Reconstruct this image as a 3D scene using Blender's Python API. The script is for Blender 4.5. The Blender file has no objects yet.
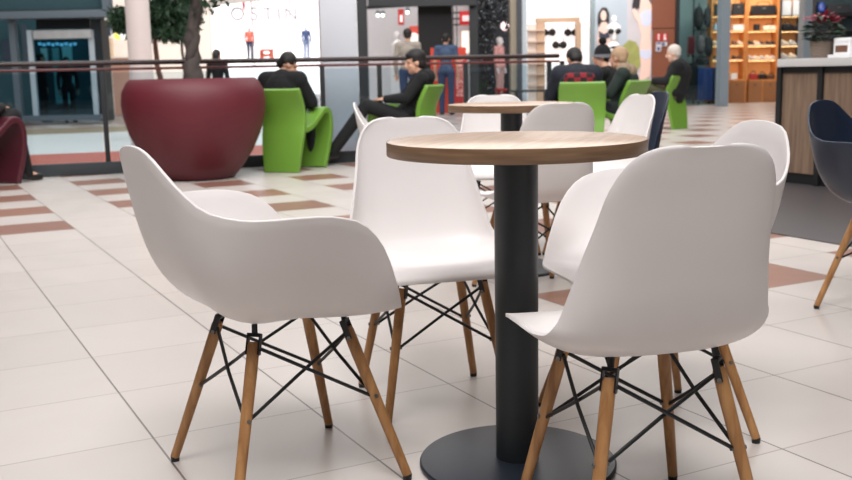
import bpy, bmesh, math, random
from math import sin, cos, pi, radians, atan2, sqrt
from mathutils import Vector, Matrix
random.seed(7)
SC = bpy.context.scene
COL = SC.collection

# ------------------------------------------------------------------ camera
FPX, PITCH, ROLL, CAMH = 1010.7, 0.165903, 0.019762, 0.94857
GA = 0.485797                    # direction of the floor tile grid
N0, M0, TILE = 0.54784, 1.71175, 0.45
_F = Vector((0, cos(PITCH), -sin(PITCH))); _U = Vector((0, sin(PITCH), cos(PITCH))); _R = Vector((1, 0, 0))
CR = cos(ROLL)*_R - sin(ROLL)*_U
CU = sin(ROLL)*_R + cos(ROLL)*_U
CAM = Vector((0, 0, CAMH))

def ray(px, py):
    return _F + (px-426)/FPX*CR + (240-py)/FPX*CU
def at(px, py, Y):
    d = ray(px, py); return CAM + d*(Y/d.y)
def fl(px, py, z=0.0):
    d = ray(px, py); return CAM + d*((z-CAMH)/d.z)
def grid_pt(n, m, z=0.0):
    a = n*TILE+N0; b = m*TILE+M0
    return Vector((a*cos(GA)-b*sin(GA), a*sin(GA)+b*cos(GA), z))

cd = bpy.data.cameras.new('camera'); cam = bpy.data.objects.new('camera', cd); COL.objects.link(cam)
M = Matrix((CR, CU, -_F)).transposed().to_4x4(); M.translation = CAM
cam.matrix_world = M
cd.sensor_width = 36; cd.lens = 36*FPX/852; cd.clip_end = 200; cd.clip_start = 0.05
cd.dof.use_dof = True; cd.dof.focus_distance = 2.15; cd.dof.aperture_fstop = 7.0
SC.camera = cam

# ------------------------------------------------------------------ materials
def lin(c):
    return tuple((v/255/12.92 if v/255 <= .04045 else ((v/255+.055)/1.055)**2.4) for v in c)
MATS = {}
def mat(name, rgb, rough=.5, metal=0, var=.06, scale=12, spec=.5, emit=0, bump=0, coat=0, erg=None):
    if name in MATS: return MATS[name]
    m = bpy.data.materials.new(name); m.use_nodes = True
    nt = m.node_tree; b = nt.nodes['Principled BSDF']
    c = lin(rgb)
    tc = nt.nodes.new('ShaderNodeTexCoord'); nz = nt.nodes.new('ShaderNodeTexNoise')
    nz.inputs['Scale'].default_value = scale; nz.inputs['Detail'].default_value = 3
    nt.links.new(tc.outputs['Object'], nz.inputs['Vector'])
    rp = nt.nodes.new('ShaderNodeMix'); rp.data_type = 'RGBA'
    rp.inputs[6].default_value = (*[v*(1-var) for v in c], 1); rp.inputs[7].default_value = (*[min(1, v*(1+var)) for v in c], 1)
    nt.links.new(nz.outputs['Fac'], rp.inputs[0]); nt.links.new(rp.outputs[2], b.inputs['Base Color'])
    b.inputs['Roughness'].default_value = rough; b.inputs['Metallic'].default_value = metal
    b.inputs['Specular IOR Level'].default_value = spec
    if coat: b.inputs['Coat Weight'].default_value = coat
    if emit:
        b.inputs['Emission Color'].default_value = (*lin(erg or rgb), 1); b.inputs['Emission Strength'].default_value = emit
    if bump:
        bp = nt.nodes.new('ShaderNodeBump'); bp.inputs['Strength'].default_value = bump; bp.inputs['Distance'].default_value = .01
        nt.links.new(nz.outputs['Fac'], bp.inputs['Height']); nt.links.new(bp.outputs['Normal'], b.inputs['Normal'])
    MATS[name] = m; return m

def wood(name, c1, c2, rough=.45, sc=(3, 40, 3), dist=3.0):
    if name in MATS: return MATS[name]
    m = bpy.data.materials.new(name); m.use_nodes = True
    nt = m.node_tree; b = nt.nodes['Principled BSDF']
    tc = nt.nodes.new('ShaderNodeTexCoord'); mp = nt.nodes.new('ShaderNodeMapping'); mp.inputs['Scale'].default_value = sc
    nz = nt.nodes.new('ShaderNodeTexNoise'); nz.inputs['Scale'].default_value = 1.6; nz.inputs['Detail'].default_value = 6; nz.inputs['Distortion'].default_value = dist*.2
    rp = nt.nodes.new('ShaderNodeValToRGB')
    rp.color_ramp.elements[0].position = .32; rp.color_ramp.elements[0].color = (*lin(c1), 1)
    rp.color_ramp.elements[1].position = .68; rp.color_ramp.elements[1].color = (*lin(c2), 1)
    nt.links.new(tc.outputs['Object'], mp.inputs['Vector']); nt.links.new(mp.outputs[0], nz.inputs['Vector'])
    nt.links.new(nz.outputs['Fac'], rp.inputs[0]); nt.links.new(rp.outputs[0], b.inputs['Base Color'])
    b.inputs['Roughness'].default_value = rough
    MATS[name] = m; return m

def glass(name, tint, refl=.10, rough=.02):
    if name in MATS: return MATS[name]
    m = bpy.data.materials.new(name); m.use_nodes = True
    nt = m.node_tree; nt.nodes.clear()
    o = nt.nodes.new('ShaderNodeOutputMaterial'); mx = nt.nodes.new('ShaderNodeMixShader')
    t = nt.nodes.new('ShaderNodeBsdfTransparent'); t.inputs[0].default_value = (*lin(tint), 1)
    g = nt.nodes.new('ShaderNodeBsdfGlossy'); g.inputs['Roughness'].default_value = rough; g.inputs[0].default_value = (.8, .9, .95, 1)
    f = nt.nodes.new('ShaderNodeLayerWeight'); f.inputs[0].default_value = .25
    ma = nt.nodes.new('ShaderNodeMath'); ma.operation = 'MULTIPLY_ADD'; ma.inputs[1].default_value = .5; ma.inputs[2].default_value = refl
    nt.links.new(f.outputs['Fresnel'], ma.inputs[0]); nt.links.new(ma.outputs[0], mx.inputs[0])
    nt.links.new(t.outputs[0], mx.inputs[1]); nt.links.new(g.outputs[0], mx.inputs[2]); nt.links.new(mx.outputs[0], o.inputs[0])
    MATS[name] = m; return m

WHITE = mat('white moulded plastic', (230, 225, 223), .42, var=.015, scale=5, coat=.08)
NAVY = mat('navy moulded plastic', (34, 44, 62), .35, var=.05)
OAK = wood('beech dowel', (150, 104, 62), (190, 142, 92), .45, (30, 30, 3))
BLACKM = mat('black painted metal', (22, 25, 28), .42, var=.1)
COLUMN = mat('charcoal powder coat', (32, 38, 42), .45, var=.06, scale=60)
BASEM = mat('dark slate powder coat', (34, 41, 52), .38, var=.12, scale=40)
STEEL = mat('bolt steel', (120, 118, 116), .35, metal=.8)
TOPW = wood('light oak laminate', (206, 178, 154), (220, 194, 172), .26, (2.2, 34, 2), 3)
EDGEW = wood('oak edge band', (112, 86, 64), (136, 108, 82), .4, (5, 5, 70), 2)
GREEN = mat('green rotomoulded plastic', (106, 150, 54), .42, var=.05, scale=4)
MAROON = mat('maroon lacquer', (92, 24, 36), .55, var=.12, scale=3)
MAROONP = mat('maroon rotomoulded plastic', (78, 26, 38), .5, var=.06)
SKIN = mat('skin', (206, 158, 132), .5, var=.05)
SKINP = mat('fair skin', (222, 182, 160), .5, var=.05)
HAIRD = mat('dark hair', (26, 22, 22), .6, var=.3, scale=60, bump=.4)
HAIRW = mat('thin white hair', (206, 198, 190), .6, var=.1, scale=60, bump=.3)
EYE = mat('eye', (30, 24, 20), .2)
LIP = mat('lip', (160, 96, 88), .5)
BLACKC = mat('black cloth', (12, 13, 15), .85, var=.25, scale=25, bump=.3)
DARKJ = mat('dark denim', (20, 23, 30), .85, var=.25, scale=40)
SHOE = mat('black leather', (20, 19, 20), .4, var=.2)
FRAMEK = mat('anthracite frame', (34, 38, 42), .45, var=.08)
GREYF = mat('grey aluminium', (128, 136, 140), .4, metal=.2, var=.05)
WOODO = wood('shop shelf wood', (176, 108, 54), (206, 138, 76), .5, (4, 4, 18))
LEAF = mat('tree leaf', (34, 62, 38), .5, var=.45, scale=9)
BARK = mat('tree bark', (74, 66, 62), .85, var=.35, scale=18, bump=.8)

# ------------------------------------------------------------------ mesh helpers
class MB:
    def __init__(s): s.bm = bmesh.new()
    def box(s, c, size, rot=None, bevel=0):
        r = bmesh.ops.create_cube(s.bm, size=1)
        v = r['verts']
        m = Matrix.Translation(Vector(c)) @ (rot.to_4x4() if rot else Matrix.Identity(4)) @ Matrix.Diagonal((*size, 1))
        bmesh.ops.transform(s.bm, matrix=m, verts=v)
        if bevel:
            e = list({e for vv in v for e in vv.link_edges})
            bmesh.ops.bevel(s.bm, geom=e, offset=bevel, segments=2, affect='EDGES', profile=.7)
        return s
    def tube(s, pts, r, n=10, cap=True):
        pts = [Vector(p) for p in pts]
        rs = r if isinstance(r, (list, tuple)) else [r]*len(pts)
        rings = []; up = None
        for i, p in enumerate(pts):
            t = (pts[min(i+1, len(pts)-1)]-pts[max(i-1, 0)]).normalized()
            if up is None: up = Vector((0, 0, 1)) if abs(t.z) < .9 else Vector((1, 0, 0))
            a = up - t*up.dot(t); a.normalize(); b = t.cross(a); up = a
            rings.append([s.bm.verts.new(p + rs[i]*(cos(2*pi*k/n)*a + sin(2*pi*k/n)*b)) for k in range(n)])
        for A, B in zip(rings, rings[1:]):
            for k in range(n): s.bm.faces.new((A[k], A[(k+1) % n], B[(k+1) % n], B[k]))
        if cap: s.bm.faces.new(rings[0][::-1]); s.bm.faces.new(rings[-1])
        return s
    def lathe(s, prof, c=(0, 0, 0), n=48, closed=False):
        c = Vector(c); rings = []
        for r, z in prof:
            if r < 1e-5: rings.append([s.bm.verts.new(c+Vector((0, 0, z)))])
            else: rings.append([s.bm.verts.new(c+Vector((r*cos(2*pi*k/n), r*sin(2*pi*k/n), z))) for k in range(n)])
        pairs = list(zip(rings, rings[1:])) + ([(rings[-1], rings[0])] if closed else [])
        for A, B in pairs:
            for k in range(n):
                k2 = (k+1) % n
                if len(A) == 1 and len(B) == 1: continue
                if len(A) == 1: s.bm.faces.new((A[0], B[k2], B[k]))
                elif len(B) == 1: s.bm.faces.new((A[k], A[k2], B[0]))
                else: s.bm.faces.new((A[k], A[k2], B[k2], B[k]))
        return s
    def grid(s, rows, close=False):
        V = [[s.bm.verts.new(p) for p in row] for row in rows]
        for A, B in zip(V, V[1:]):
            for k in range(len(A)-1 + (1 if close else 0)):
                k2 = (k+1) % len(A)
                s.bm.faces.new((A[k], A[k2], B[k2], B[k]))
        return s
    def poly(s, pts):
        s.bm.faces.new([s.bm.verts.new(p) for p in pts]); return s
    def prism(s, pts, off):
        off = Vector(off); a = [s.bm.verts.new(Vector(p)) for p in pts]; b = [s.bm.verts.new(Vector(p)+off) for p in pts]
        n = len(a); s.bm.faces.new(a[::-1]); s.bm.faces.new(b)
        for k in range(n): s.bm.faces.new((a[k], a[(k+1) % n], b[(k+1) % n], b[k]))
        return s
    def ball(s, c, r, u=14, v=10, rot=None):
        rr = (r, r, r) if not isinstance(r, (list, tuple)) else r
        q = bmesh.ops.create_uvsphere(s.bm, u_segments=u, v_segments=v, radius=1)
        m = Matrix.Translation(Vector(c)) @ (rot.to_4x4() if rot else Matrix.Identity(4)) @ Matrix.Diagonal((*rr, 1))
        bmesh.ops.transform(s.bm, matrix=m, verts=q['verts']); return s
    def capsule(s, a, b, r0, r1, n=12):
        a = Vector(a); b = Vector(b); s.tube([a, b], [r0, r1], n); s.ball(a, r0, n, 8); s.ball(b, r1, n, 8); return s
    def mesh(s, name, m=None, smooth=True, angle=38):
        bmesh.ops.recalc_face_normals(s.bm, faces=s.bm.faces)
        me = bpy.data.meshes.new(name); s.bm.to_mesh(me); s.bm.free()
        if smooth:
            me.polygons.foreach_set('use_smooth', [True]*len(me.polygons))
            me.set_sharp_from_angle(angle=radians(angle))
        if m: me.materials.append(m)
        return me
    def build(s, name, m, parent=None, **k):
        return link(name, s.mesh(name, m, **k), parent)

def link(name, me, parent=None, loc=None, rotz=None):
    o = bpy.data.objects.new(name, me); COL.objects.link(o)
    if parent: o.parent = parent
    if loc is not None: o.location = loc
    if rotz is not None: o.rotation_euler = (0, 0, rotz)
    return o
def tag(o, label=None, cat=None, group=None, kind=None):
    if label: o['label'] = label
    if cat: o['category'] = cat
    if group: o['group'] = group
    if kind: o['kind'] = kind
    return o
def thing(name, label, cat, loc=(0, 0, 0), rotz=0, group=None):
    o = link(name, None, None, loc, rotz); o.empty_display_size = .1
    return tag(o, label, cat, group)
def struct(name, mb, m, **k):
    return tag(mb.build(name, m, **k), kind='structure')
def local(o, p):
    """world point -> local frame of a thing with location+rotz"""
    d = Vector(p)-Vector(o.location); a = -o.rotation_euler[2]
    return Vector((d.x*cos(a)-d.y*sin(a), d.x*sin(a)+d.y*cos(a), d.z))
def copy_tree(o, parent=None):
    c = o.copy(); COL.objects.link(c); c.parent = parent
    for ch in list(o.children): copy_tree(ch, c)
    return c
def catmull(P, n):
    out = []; K = len(P)-1
    for i in range(n+1):
        t = i/n*K; k = min(int(t), K-1); u = t-k
        p0 = P[max(k-1, 0)]; p1 = P[k]; p2 = P[k+1]; p3 = P[min(k+2, K)]
        out.append(tuple(.5*((2*b)+(-a+c)*u+(2*a-5*b+4*c-d)*u*u+(-a+3*b-3*c+d)*u**3) for a, b, c, d in zip(p0, p1, p2, p3)))
    return out
def area(name, loc, target, sx, sy, power, color=(1, 1, 1)):
    l = bpy.data.lights.new(name, 'AREA'); l.shape = 'RECTANGLE'; l.size = sx; l.size_y = sy; l.energy = power; l.color = color
    o = bpy.data.objects.new(name, l); COL.objects.link(o); o.location = loc
    o.rotation_euler = (Vector(target)-Vector(loc)).to_track_quat('-Z', 'Y').to_euler(); return o

# ------------------------------------------------------------------ floor
def floor_material():
    m = bpy.data.materials.new('mall floor tiles'); m.use_nodes = True; nt = m.node_tree; b = nt.nodes['Principled BSDF']
    N = nt.nodes.new; Lk = nt.links.new
    def ma(op, a, b_=None, c=None):
        n = N('ShaderNodeMath'); n.operation = op
        for i, v in enumerate((a, b_, c)):
            if v is None: continue
            if isinstance(v, (int, float)): n.inputs[i].default_value = v
            else: Lk(v, n.inputs[i])
        return n.outputs[0]
    tc = N('ShaderNodeTexCoord'); sp = N('ShaderNodeSeparateXYZ'); Lk(tc.outputs['Object'], sp.inputs[0])
    x, y = sp.outputs[0], sp.outputs[1]
    def lincomb(a, b_, c): return ma('MULTIPLY_ADD', x, a/TILE, ma('MULTIPLY_ADD', y, b_/TILE, c))
    n = lincomb(cos(GA), sin(GA), -N0/TILE); mm = lincomb(-sin(GA), cos(GA), -M0/TILE)
    fn, fm = ma('FLOOR', n), ma('FLOOR', mm)
    def dist(v): return ma('SUBTRACT', .5, ma('ABSOLUTE', ma('SUBTRACT', ma('FRACT', v), .5)))
    g1 = ma('LESS_THAN', dist(n), .0062); g2 = ma('LESS_THAN', dist(mm), .0045)
    even = ma('LESS_THAN', ma('ABSOLUTE', ma('SUBTRACT', ma('MODULO', ma('ADD', fn, 100), 2), 0)), .5)
    odd = ma('GREATER_THAN', ma('MODULO', ma('ADD', fm, 100), 2), .5)
    reg = ma('MAXIMUM', ma('GREATER_THAN', fm, 10.5), ma('MULTIPLY', ma('GREATER_THAN', fn, 3.5), ma('GREATER_THAN', fm, 2.5)))
    brown = ma('MULTIPLY', ma('MULTIPLY', even, odd), reg)
    cv = N('ShaderNodeCombineXYZ'); Lk(fn, cv.inputs[0]); Lk(fm, cv.inputs[1])
    wn = N('ShaderNodeTexWhiteNoise'); wn.noise_dimensions = '2D'; Lk(cv.outputs[0], wn.inputs['Vector'])
    nz = N('ShaderNodeTexNoise'); nz.inputs['Scale'].default_value = 5; nz.inputs['Detail'].default_value = 4; Lk(tc.outputs['Object'], nz.inputs['Vector'])
    def mix(f, a, b_):
        q = N('ShaderNodeMix'); q.data_type = 'RGBA'
        Lk(f, q.inputs[0])
        for i, v in ((6, a), (7, b_)):
            if isinstance(v, tuple): q.inputs[i].default_value = (*lin(v), 1)
            else: Lk(v, q.inputs[i])
        return q.outputs[2]
    cream = mix(wn.outputs['Value'], (195, 187, 181), (201, 193, 187))
    cream = mix(ma('MULTIPLY', nz.outputs['Fac'], .35), cream, (190, 181, 174))
    br = mix(wn.outputs['Value'], (134, 96, 84), (150, 108, 90))
    c = mix(brown, cream, br)
    c = mix(ma('MULTIPLY', g2, .8), c, (130, 120, 114)); c = mix(ma('MULTIPLY', g1, .9), c, (96, 88, 84))
    Lk(c, b.inputs['Base Color'])
    b.inputs['Roughness'].default_value = .30
    Lk(ma('MULTIPLY_ADD', nz.outputs['Fac'], .16, .24), b.inputs['Roughness'])
    bp = N('ShaderNodeBump'); bp.inputs['Strength'].default_value = .25; bp.inputs['Distance'].default_value = .002; bp.invert = True
    Lk(ma('MAXIMUM', g1, g2), bp.inputs['Height']); Lk(bp.outputs[0], b.inputs['Normal'])
    return m
struct('floor', MB().box((0, 23, -.05), (60, 50, .1)), floor_material(), smooth=False)
# dark floor area in front of the counter
dk = MB(); P = [grid_pt(8.5, -6, .001), grid_pt(26, -6, .001), grid_pt(26, 9.6, .001), grid_pt(8.5, 9.6, .001)]
dk.prism(P, (0, 0, .004))
struct('floor_dark', dk, mat('dark stone floor', (62, 58, 60), .42, var=.12, scale=9), smooth=False)
# ------------------------------------------------------------------ moulded chairs
def shell_arm_bm():
    rim = [(0,.222,.412),(.11,.224,.412),(.185,.218,.413),(.226,.198,.432),(.258,.170,.49),(.281,.128,.575),(.297,.072,.632),(.305,0,.655),
           (.307,-.07,.660),(.300,-.14,.660),(.274,-.192,.662),(.232,-.250,.680),(.186,-.290,.728),(.120,-.318,.783),(.055,-.323,.800),(0,-.324,.803)]
    heel = [(0,.16,.418),(.10,.16,.416),(.170,.152,.406),(.205,.135,.400),(.220,.10,.396),(.226,.06,.394),(.230,.03,.394),(.231,0,.394),
            (.231,-.05,.394),(.230,-.105,.394),(.224,-.165,.392),(.205,-.222,.393),(.155,-.258,.395),(.10,-.268,.397),(.05,-.271,.398),(0,-.272,.398)]
    N = 36; R = catmull(rim, N); H = catmull(heel, N)
    R += [(-x, y, z) for x, y, z in R[-2:0:-1]]; H += [(-x, y, z) for x, y, z in H[-2:0:-1]]
    C = Vector((0, -.01, .390)); rows = []
    K = 18
    for k in range(K+1):
        t = .05+.95*k/K; row = []
        for r, h in zip(R, H):
            r = Vector(r); h = Vector(h); p1 = C.lerp(h, .92); p2 = r.lerp(h, .78); p2.z = r.z+(h.z-r.z)*.62
            u = 1-t; row.append(u**3*C+3*u*u*t*p1+3*u*t*t*p2+t**3*r)
        rows.append(row)
    m = MB(); m.grid(rows, close=True)
    m.bm.verts.ensure_lookup_table(); m.bm.faces.new([m.bm.verts[i] for i in range(len(R))])
    return m
def shell_side_bm():
    #        y     z    half-w  rise
    sp = [(.238,.398,.165,.000),(.236,.406,.190,.000),(.222,.413,.208,.002),(.18,.418,.220,.008),(.10,.412,.227,.020),(.03,.400,.230,.034),(-.035,.394,.231,.046),
          (-.11,.402,.231,.056),(-.162,.438,.221,.064),(-.190,.505,.207,.066),(-.208,.58,.191,.060),(-.224,.655,.176,.046),(-.236,.72,.165,.031),
          (-.245,.765,.147,.020),(-.249,.788,.129,.014),(-.2515,.801,.107,.009),(-.253,.808,.080,.005),(-.2533,.8095,.050,.002)]
    S = catmull(sp, 60); rows = []; NT = 28
    for i, (y, z, w, rs) in enumerate(S):
        a = S[max(i-1, 0)]; b = S[min(i+1, len(S)-1)]
        t = Vector((0, b[0]-a[0], b[1]-a[1])).normalized(); nrm = Vector((0, t.z, -t.y))
        if nrm.z < 0 and i < 20: nrm = -nrm
        nrm = Vector((0, -t.z, t.y)) if False else nrm
        row = []
        for k in range(NT+1):
            u = -1+2*k/NT
            row.append(Vector((w*sin(u*pi/2*.86)/sin(pi/2*.86), y, z)) + nrm*(rs*abs(u)**2.6))
        rows.append(row)
    return MB().grid(rows)
def solidify(bm_fn, name, m, th=.0075):
    """thicken a one-sheet shell with a real rim"""
    mb = bm_fn(); bmesh.ops.recalc_face_normals(mb.bm, faces=mb.bm.faces)
    me = mb.mesh(name, m)
    o = bpy.data.objects.new('tmp', me); COL.objects.link(o)
    md = o.modifiers.new('s', 'SOLIDIFY'); md.thickness = th; md.offset = 0
    bv = o.modifiers.new('b', 'BEVEL'); bv.width = .002; bv.segments = 2; bv.limit_method = 'ANGLE'; bv.angle_limit = radians(50)
    dg = bpy.context.evaluated_depsgraph_get(); r = bpy.data.meshes.new_from_object(o.evaluated_get(dg)); r.name = name
    bpy.data.objects.remove(o); bpy.data.meshes.remove(me)
    r.polygons.foreach_set('use_smooth', [True]*len(r.polygons)); r.set_sharp_from_angle(angle=radians(60))
    return r
SHELLS = {}
def shell_mesh(kind, m):
    k = (kind, m.name)
    if k not in SHELLS:
        SHELLS[k] = solidify(shell_arm_bm if kind == 'arm' else shell_side_bm, 'seat_shell', m)
    return SHELLS[k]
PROTO = {}
def chair_proto(kind, m, spread):
    t = thing('dining_chair', None, 'chair')
    link('seat_shell', shell_mesh(kind, m), t)
    MT = .118; ZT = .352
    tops = []; feet = []
    for sx, sy in ((1, 1), (-1, 1), (-1, -1), (1, -1)):
        a = Vector((sx*MT, sy*MT, ZT)); f = Vector((sx*spread, sy*spread, 0)); tops.append(a); feet.append(f)
        d = (f-a).normalized()
        lg = MB().tube([a-d*.012, a-d*.004, a+d*.05, f+Vector((0, 0, .012))], [.0105, .0138, .0142, .0112], 14).build('leg', OAK, t)
        MB().tube([f+Vector((0, 0, .013)), f], [.0113, .0105], 12).build('foot_cap', BLACKM, lg)
        q = a.lerp(f, .42); sd = Vector((-sy*sx*0+sx, 0, 0))
        b = MB()
        for p, ax in ((a+d*.012, Vector((sx, -sy, 0)).normalized()), (q, Vector((sx, 0, 0)))):
            MB().tube([p-ax*.0165, p+ax*.0165], .005, 10).build('bolt', STEEL, lg)
        # forked bracket: two cheek plates and a stem up to the shell
        br = MB(); ax = Vector((sx, -sy, 0)).normalized(); z = -d; y = ax.cross(z)
        rot = Matrix((ax, y, z)).transposed()
        for s_ in (1, -1): br.box(a+ax*s_*.0145+z*.006, (.003, .014, .042), rot)
        br.box(a+z*.028, (.032, .015, .008), rot, .002)
        br.tube([a+z*.03, Vector((sx*MT*.93, sy*MT*.93, .402))], .007, 8)
        br.build('bracket', BLACKM, t)
    for i in range(4):
        for j in ((i+1) % 4, (i+3) % 4):
            hi = tops[i]+Vector((0, 0, .004)); lo = tops[j].lerp(feet[j], .44)
            # offset crossing rods so that each pair passes side by side
            mid = (hi+lo)/2; out = Vector((mid.x, mid.y, 0)).normalized()*(.005 if j == (i+1) % 4 else -.005)
            MB().tube([hi, mid+out, lo], .0042, 8).build('brace_rod', BLACKM, t)
    return t
def chair(kind, m, c, deg, label, spread=.195, dz=0):
    k = (kind, m.name, spread)
    if k not in PROTO: o = PROTO[k] = chair_proto(kind, m, spread)
    else: o = copy_tree(PROTO[k])
    o.location = (c[0], c[1], dz); o.rotation_euler = (0, 0, radians(deg-90)); o['label'] = label; o['group'] = 'navy shell chairs' if m is NAVY else 'white chairs around the cafe tables'
    return o
chair('arm', WHITE, (-.346, 2.329), 31, 'white armchair with wooden legs at the left of the front table, side on', .212)
chair('side', WHITE, (.429, 2.0), 104.3, 'white armless chair nearest the camera, seen from behind at right of front table', .185)
chair('side', WHITE, (.014, 2.845), 284.8, 'white armless chair facing the camera behind the left side of front table', .178)
chair('arm', WHITE, (.574, 2.605), 193, 'white armchair at the far right of the front table, half hidden by nearest chair', .212)
chair('side', WHITE, (.465, 4.28), 112, 'shaded white armless chair, its back to the camera, at near side of rear table', .196)
chair('side', WHITE, (.385, 5.32), 270, 'white armless chair behind the rear table, facing the camera', .196)
chair('arm', WHITE, (-.015, 5.0), 2, 'white chair left of rear table, mostly hidden behind a front chair back', .212)
chair('side', WHITE, (.86, 5.01), 200, 'white armless chair at right of the rear table, turned towards the table', .196)
chair('side', NAVY, (1.07, 5.6), 190, 'navy shell chair showing just behind the white chair at right of the rear table', .196)
chair('arm', NAVY, (1.824, 3.85), -46, 'navy armchair with a wooden leg at the right edge, before the counter', .212)

# ------------------------------------------------------------------ round tables
def table_proto():
    t = thing('cafe_table', None, 'table'); R = .30; H = .789; T = .033
    MB().lathe([(0, H-T+.001), (R-.0022, H-T+.001), (R-.0022, H-.0008), (R-.004, H), (0, H)], n=96).build('tabletop', TOPW, t, angle=30)
    MB().lathe([(R-.002, H-T), (R-.0004, H-T+.001), (R, H-T+.002), (R, H-.002), (R-.0006, H-.0006), (R-.002, H-.0004)], n=96, closed=True).build('edge_band', EDGEW, t, angle=30)
    MB().lathe([(0, .012), (.0515, .012), (.0515, H-T), (0, H-T)], n=48).build('column', COLUMN, t)
    MB().lathe([(0, 0), (.236, 0), (.2384, .003), (.2384, .009), (.235, .013), (.20, .0155), (.056, .018), (0, .018)], n=96).build('base_plate', BASEM, t)
    MB().lathe([(.02, H-T-.001), (.13, H-T-.001), (.13, H-T-.006), (.02, H-T-.006)], n=40).build('mounting_plate', BLACKM, t)
    return t
t1 = table_proto(); t1.location = (.2124, 2.3448, 0); t1.rotation_euler = (0, 0, radians(72)); t1['group'] = 'round cafe tables'; t1['label'] = 'front round cafe table with light oak top on a thick charcoal column'
t2 = copy_tree(t1); t2.location = (.4136, 4.785, 0); t2.rotation_euler = (0, 0, radians(60)); t2['label'] = 'rear round cafe table with oak top, ringed by chairs behind the front table'
# ------------------------------------------------------------------ building shell behind: pillars, railing, lift
WALLW = mat('white plaster', (226, 224, 222), .7, var=.03)
BACKY = 26.0
pil = at(340, 100, 11.55)
struct('pillar', MB().box((pil.x, 11.55, 2.2), (.40, .40, 4.4), Matrix.Rotation(radians(8), 3, 'Z'), .006), mat('pillar paint', (206, 208, 214), .6, var=.03, scale=3))
pr = at(140.5, 60, 14)
struct('pillar', MB().lathe([(.16, 4.4), (.16, .95), (.19, .55), (.2, 0), (0, 0)], (pr.x, 14, 0), 32), mat('round pillar paint', (214, 206, 202), .6, var=.03, scale=3))

# atrium floor past the railing: red strip and pale strip
def railpt(x, off=0, z=0): return Vector((x-off*.31, 10.45+.33*(x+1.9)+off*.95, z))
struct('trim_1', MB().prism([railpt(-9, .22), railpt(2.0, .22), railpt(2.0, 3.1), railpt(-10, 3.1)], (0, 0, .004)), mat('terracotta strip', (176, 84, 66), .5, var=.08, scale=4), smooth=False)
struct('trim_2', MB().prism([railpt(-10, 3.1), railpt(2.0, 3.1), railpt(2.0, 8.0), railpt(-12, 8.0)], (0, 0, .003)), mat('pale grey strip', (214, 216, 214), .4, var=.05, scale=2), smooth=False)
struct('trim_3', MB().prism([railpt(-12, 8.0), railpt(-2.0, 8.0), railpt(-2.0, 10), railpt(-14, 10)], (0, 0, .005)), mat('sand strip', (150, 134, 108), .4, var=.05, scale=2), smooth=False)

# railing
rail = thing('glass_railing', 'glass railing with dark top bar and posts, running behind the seated people', 'railing', (-1.9, 10.45, 0), atan2(.33, 1))
def rl(u, v=0, z=0): return (u, v, z)
RL = (-4.3, 3.62)
RAILM = mat('dark brown rail', (44, 28, 28), .35, var=.1); RAILR = mat('maroon rail', (92, 40, 40), .35, var=.1)
MB().tube([rl(RL[0], 0, 1.085), rl(RL[1], 0, 1.085)], .024, 12).build('top_rail', RAILM, rail)
MB().tube([rl(RL[0], -.01, 1.025), rl(RL[1], -.01, 1.025)], .013, 10).build('lower_rail', RAILR, rail)
MB().box((sum(RL)/2, 0, .06), (RL[1]-RL[0], .10, .12), None, .006).build('curb', mat('dark rail curb', (52, 58, 62), .5), rail)
GLS = glass('railing glass', (238, 245, 248), .02)
us = []
for px in (-20, 104, 196, 323, 380, 466, 549, 562):
    d = ray(px, 100); k = (10.45+.33*1.9)/(d.y-.33*d.x); p = d*k
    us.append((p.x+1.9)*sqrt(1+.33**2))
for u in us: MB().box((u, 0, .57), (.05, .03, .92), None, .004).build('post', FRAMEK, rail)
for a, b in zip(us, us[1:]):
    MB().box(((a+b)/2, .004, .56), (b-a-.07, .010, .86)).build('glass_panel', GLS, rail, smooth=False)
for a, b in ((us[2], us[3]), (us[3], us[4]), (us[4], us[5]), (us[5], us[6])):
    pass

# glass lift at the far left
LY = 21.0
def P(px, py, Y=LY): return at(px, py, Y)
def pbox(mb, x0, y0, x1, y1, Y=LY, d=.2, bev=0):
    """axis-aligned box that stands at depth Y and covers a pixel rectangle"""
    xm, ym = (x0+x1)/2, (y0+y1)/2
    a = at(x0, ym, Y); b = at(x1, ym, Y); t = at(xm, y0, Y); u = at(xm, y1, Y)
    return mb.box(((a.x+b.x)/2, Y+d/2, (t.z+u.z)/2), (abs(b.x-a.x), d, abs(t.z-u.z)), None, bev)
def pmesh(name, m, rect, Y, d, parent=None, bev=0, **k): 
    mb = MB(); pbox(mb, *rect, Y, d, bev); return mb.build(name, m, parent, **k)
LIFTF = mat('lift steel frame', (98, 110, 120), .4); LIFTD = mat('lift dark cladding', (26, 34, 40), .4)
LIFTL = mat('lift light steel', (176, 190, 200), .35)
lift = thing('glass_lift', 'dark glass lift shaft in a grey steel frame at far left, behind railing', 'lift')
pmesh('header_beam', LIFTF, (-60, 11, 107, 18.5), LY-.3, .5, lift, .01)
pmesh('upper_glass', mat('lift upper glass', (62, 86, 92), .12, var=.1), (-60, -30, 101, 10), LY-.1, .06, lift)
pmesh('corner_post', LIFTF, (101, -30, 107.5, 11), LY-.3, .3, lift)
pmesh('side_cladding', LIFTD, (94, 19, 104, 121), LY, .5, lift)
pmesh('back_panel', mat('lift interior', (52, 84, 92), .35, var=.4, scale=2.5, emit=.12), (-60, 18, 100, 122), LY+1.9, .1, lift)  # faint emission brightens the interior where little light reaches
pmesh('ceiling_panel', LIFTD, (36, 19, 90, 29), LY+.2, .2, lift)
pmesh('canopy', mat('lift canopy steel', (172, 174, 176), .3, var=.25, scale=6), (33, 30, 91, 38.5), LY-.15, .3, lift, .01)
for x0, x1 in ((-25, -19), (12, 18)): pmesh('frame_post', LIFTF, (x0, 19, x1, 121), LY, .16, lift)
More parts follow.
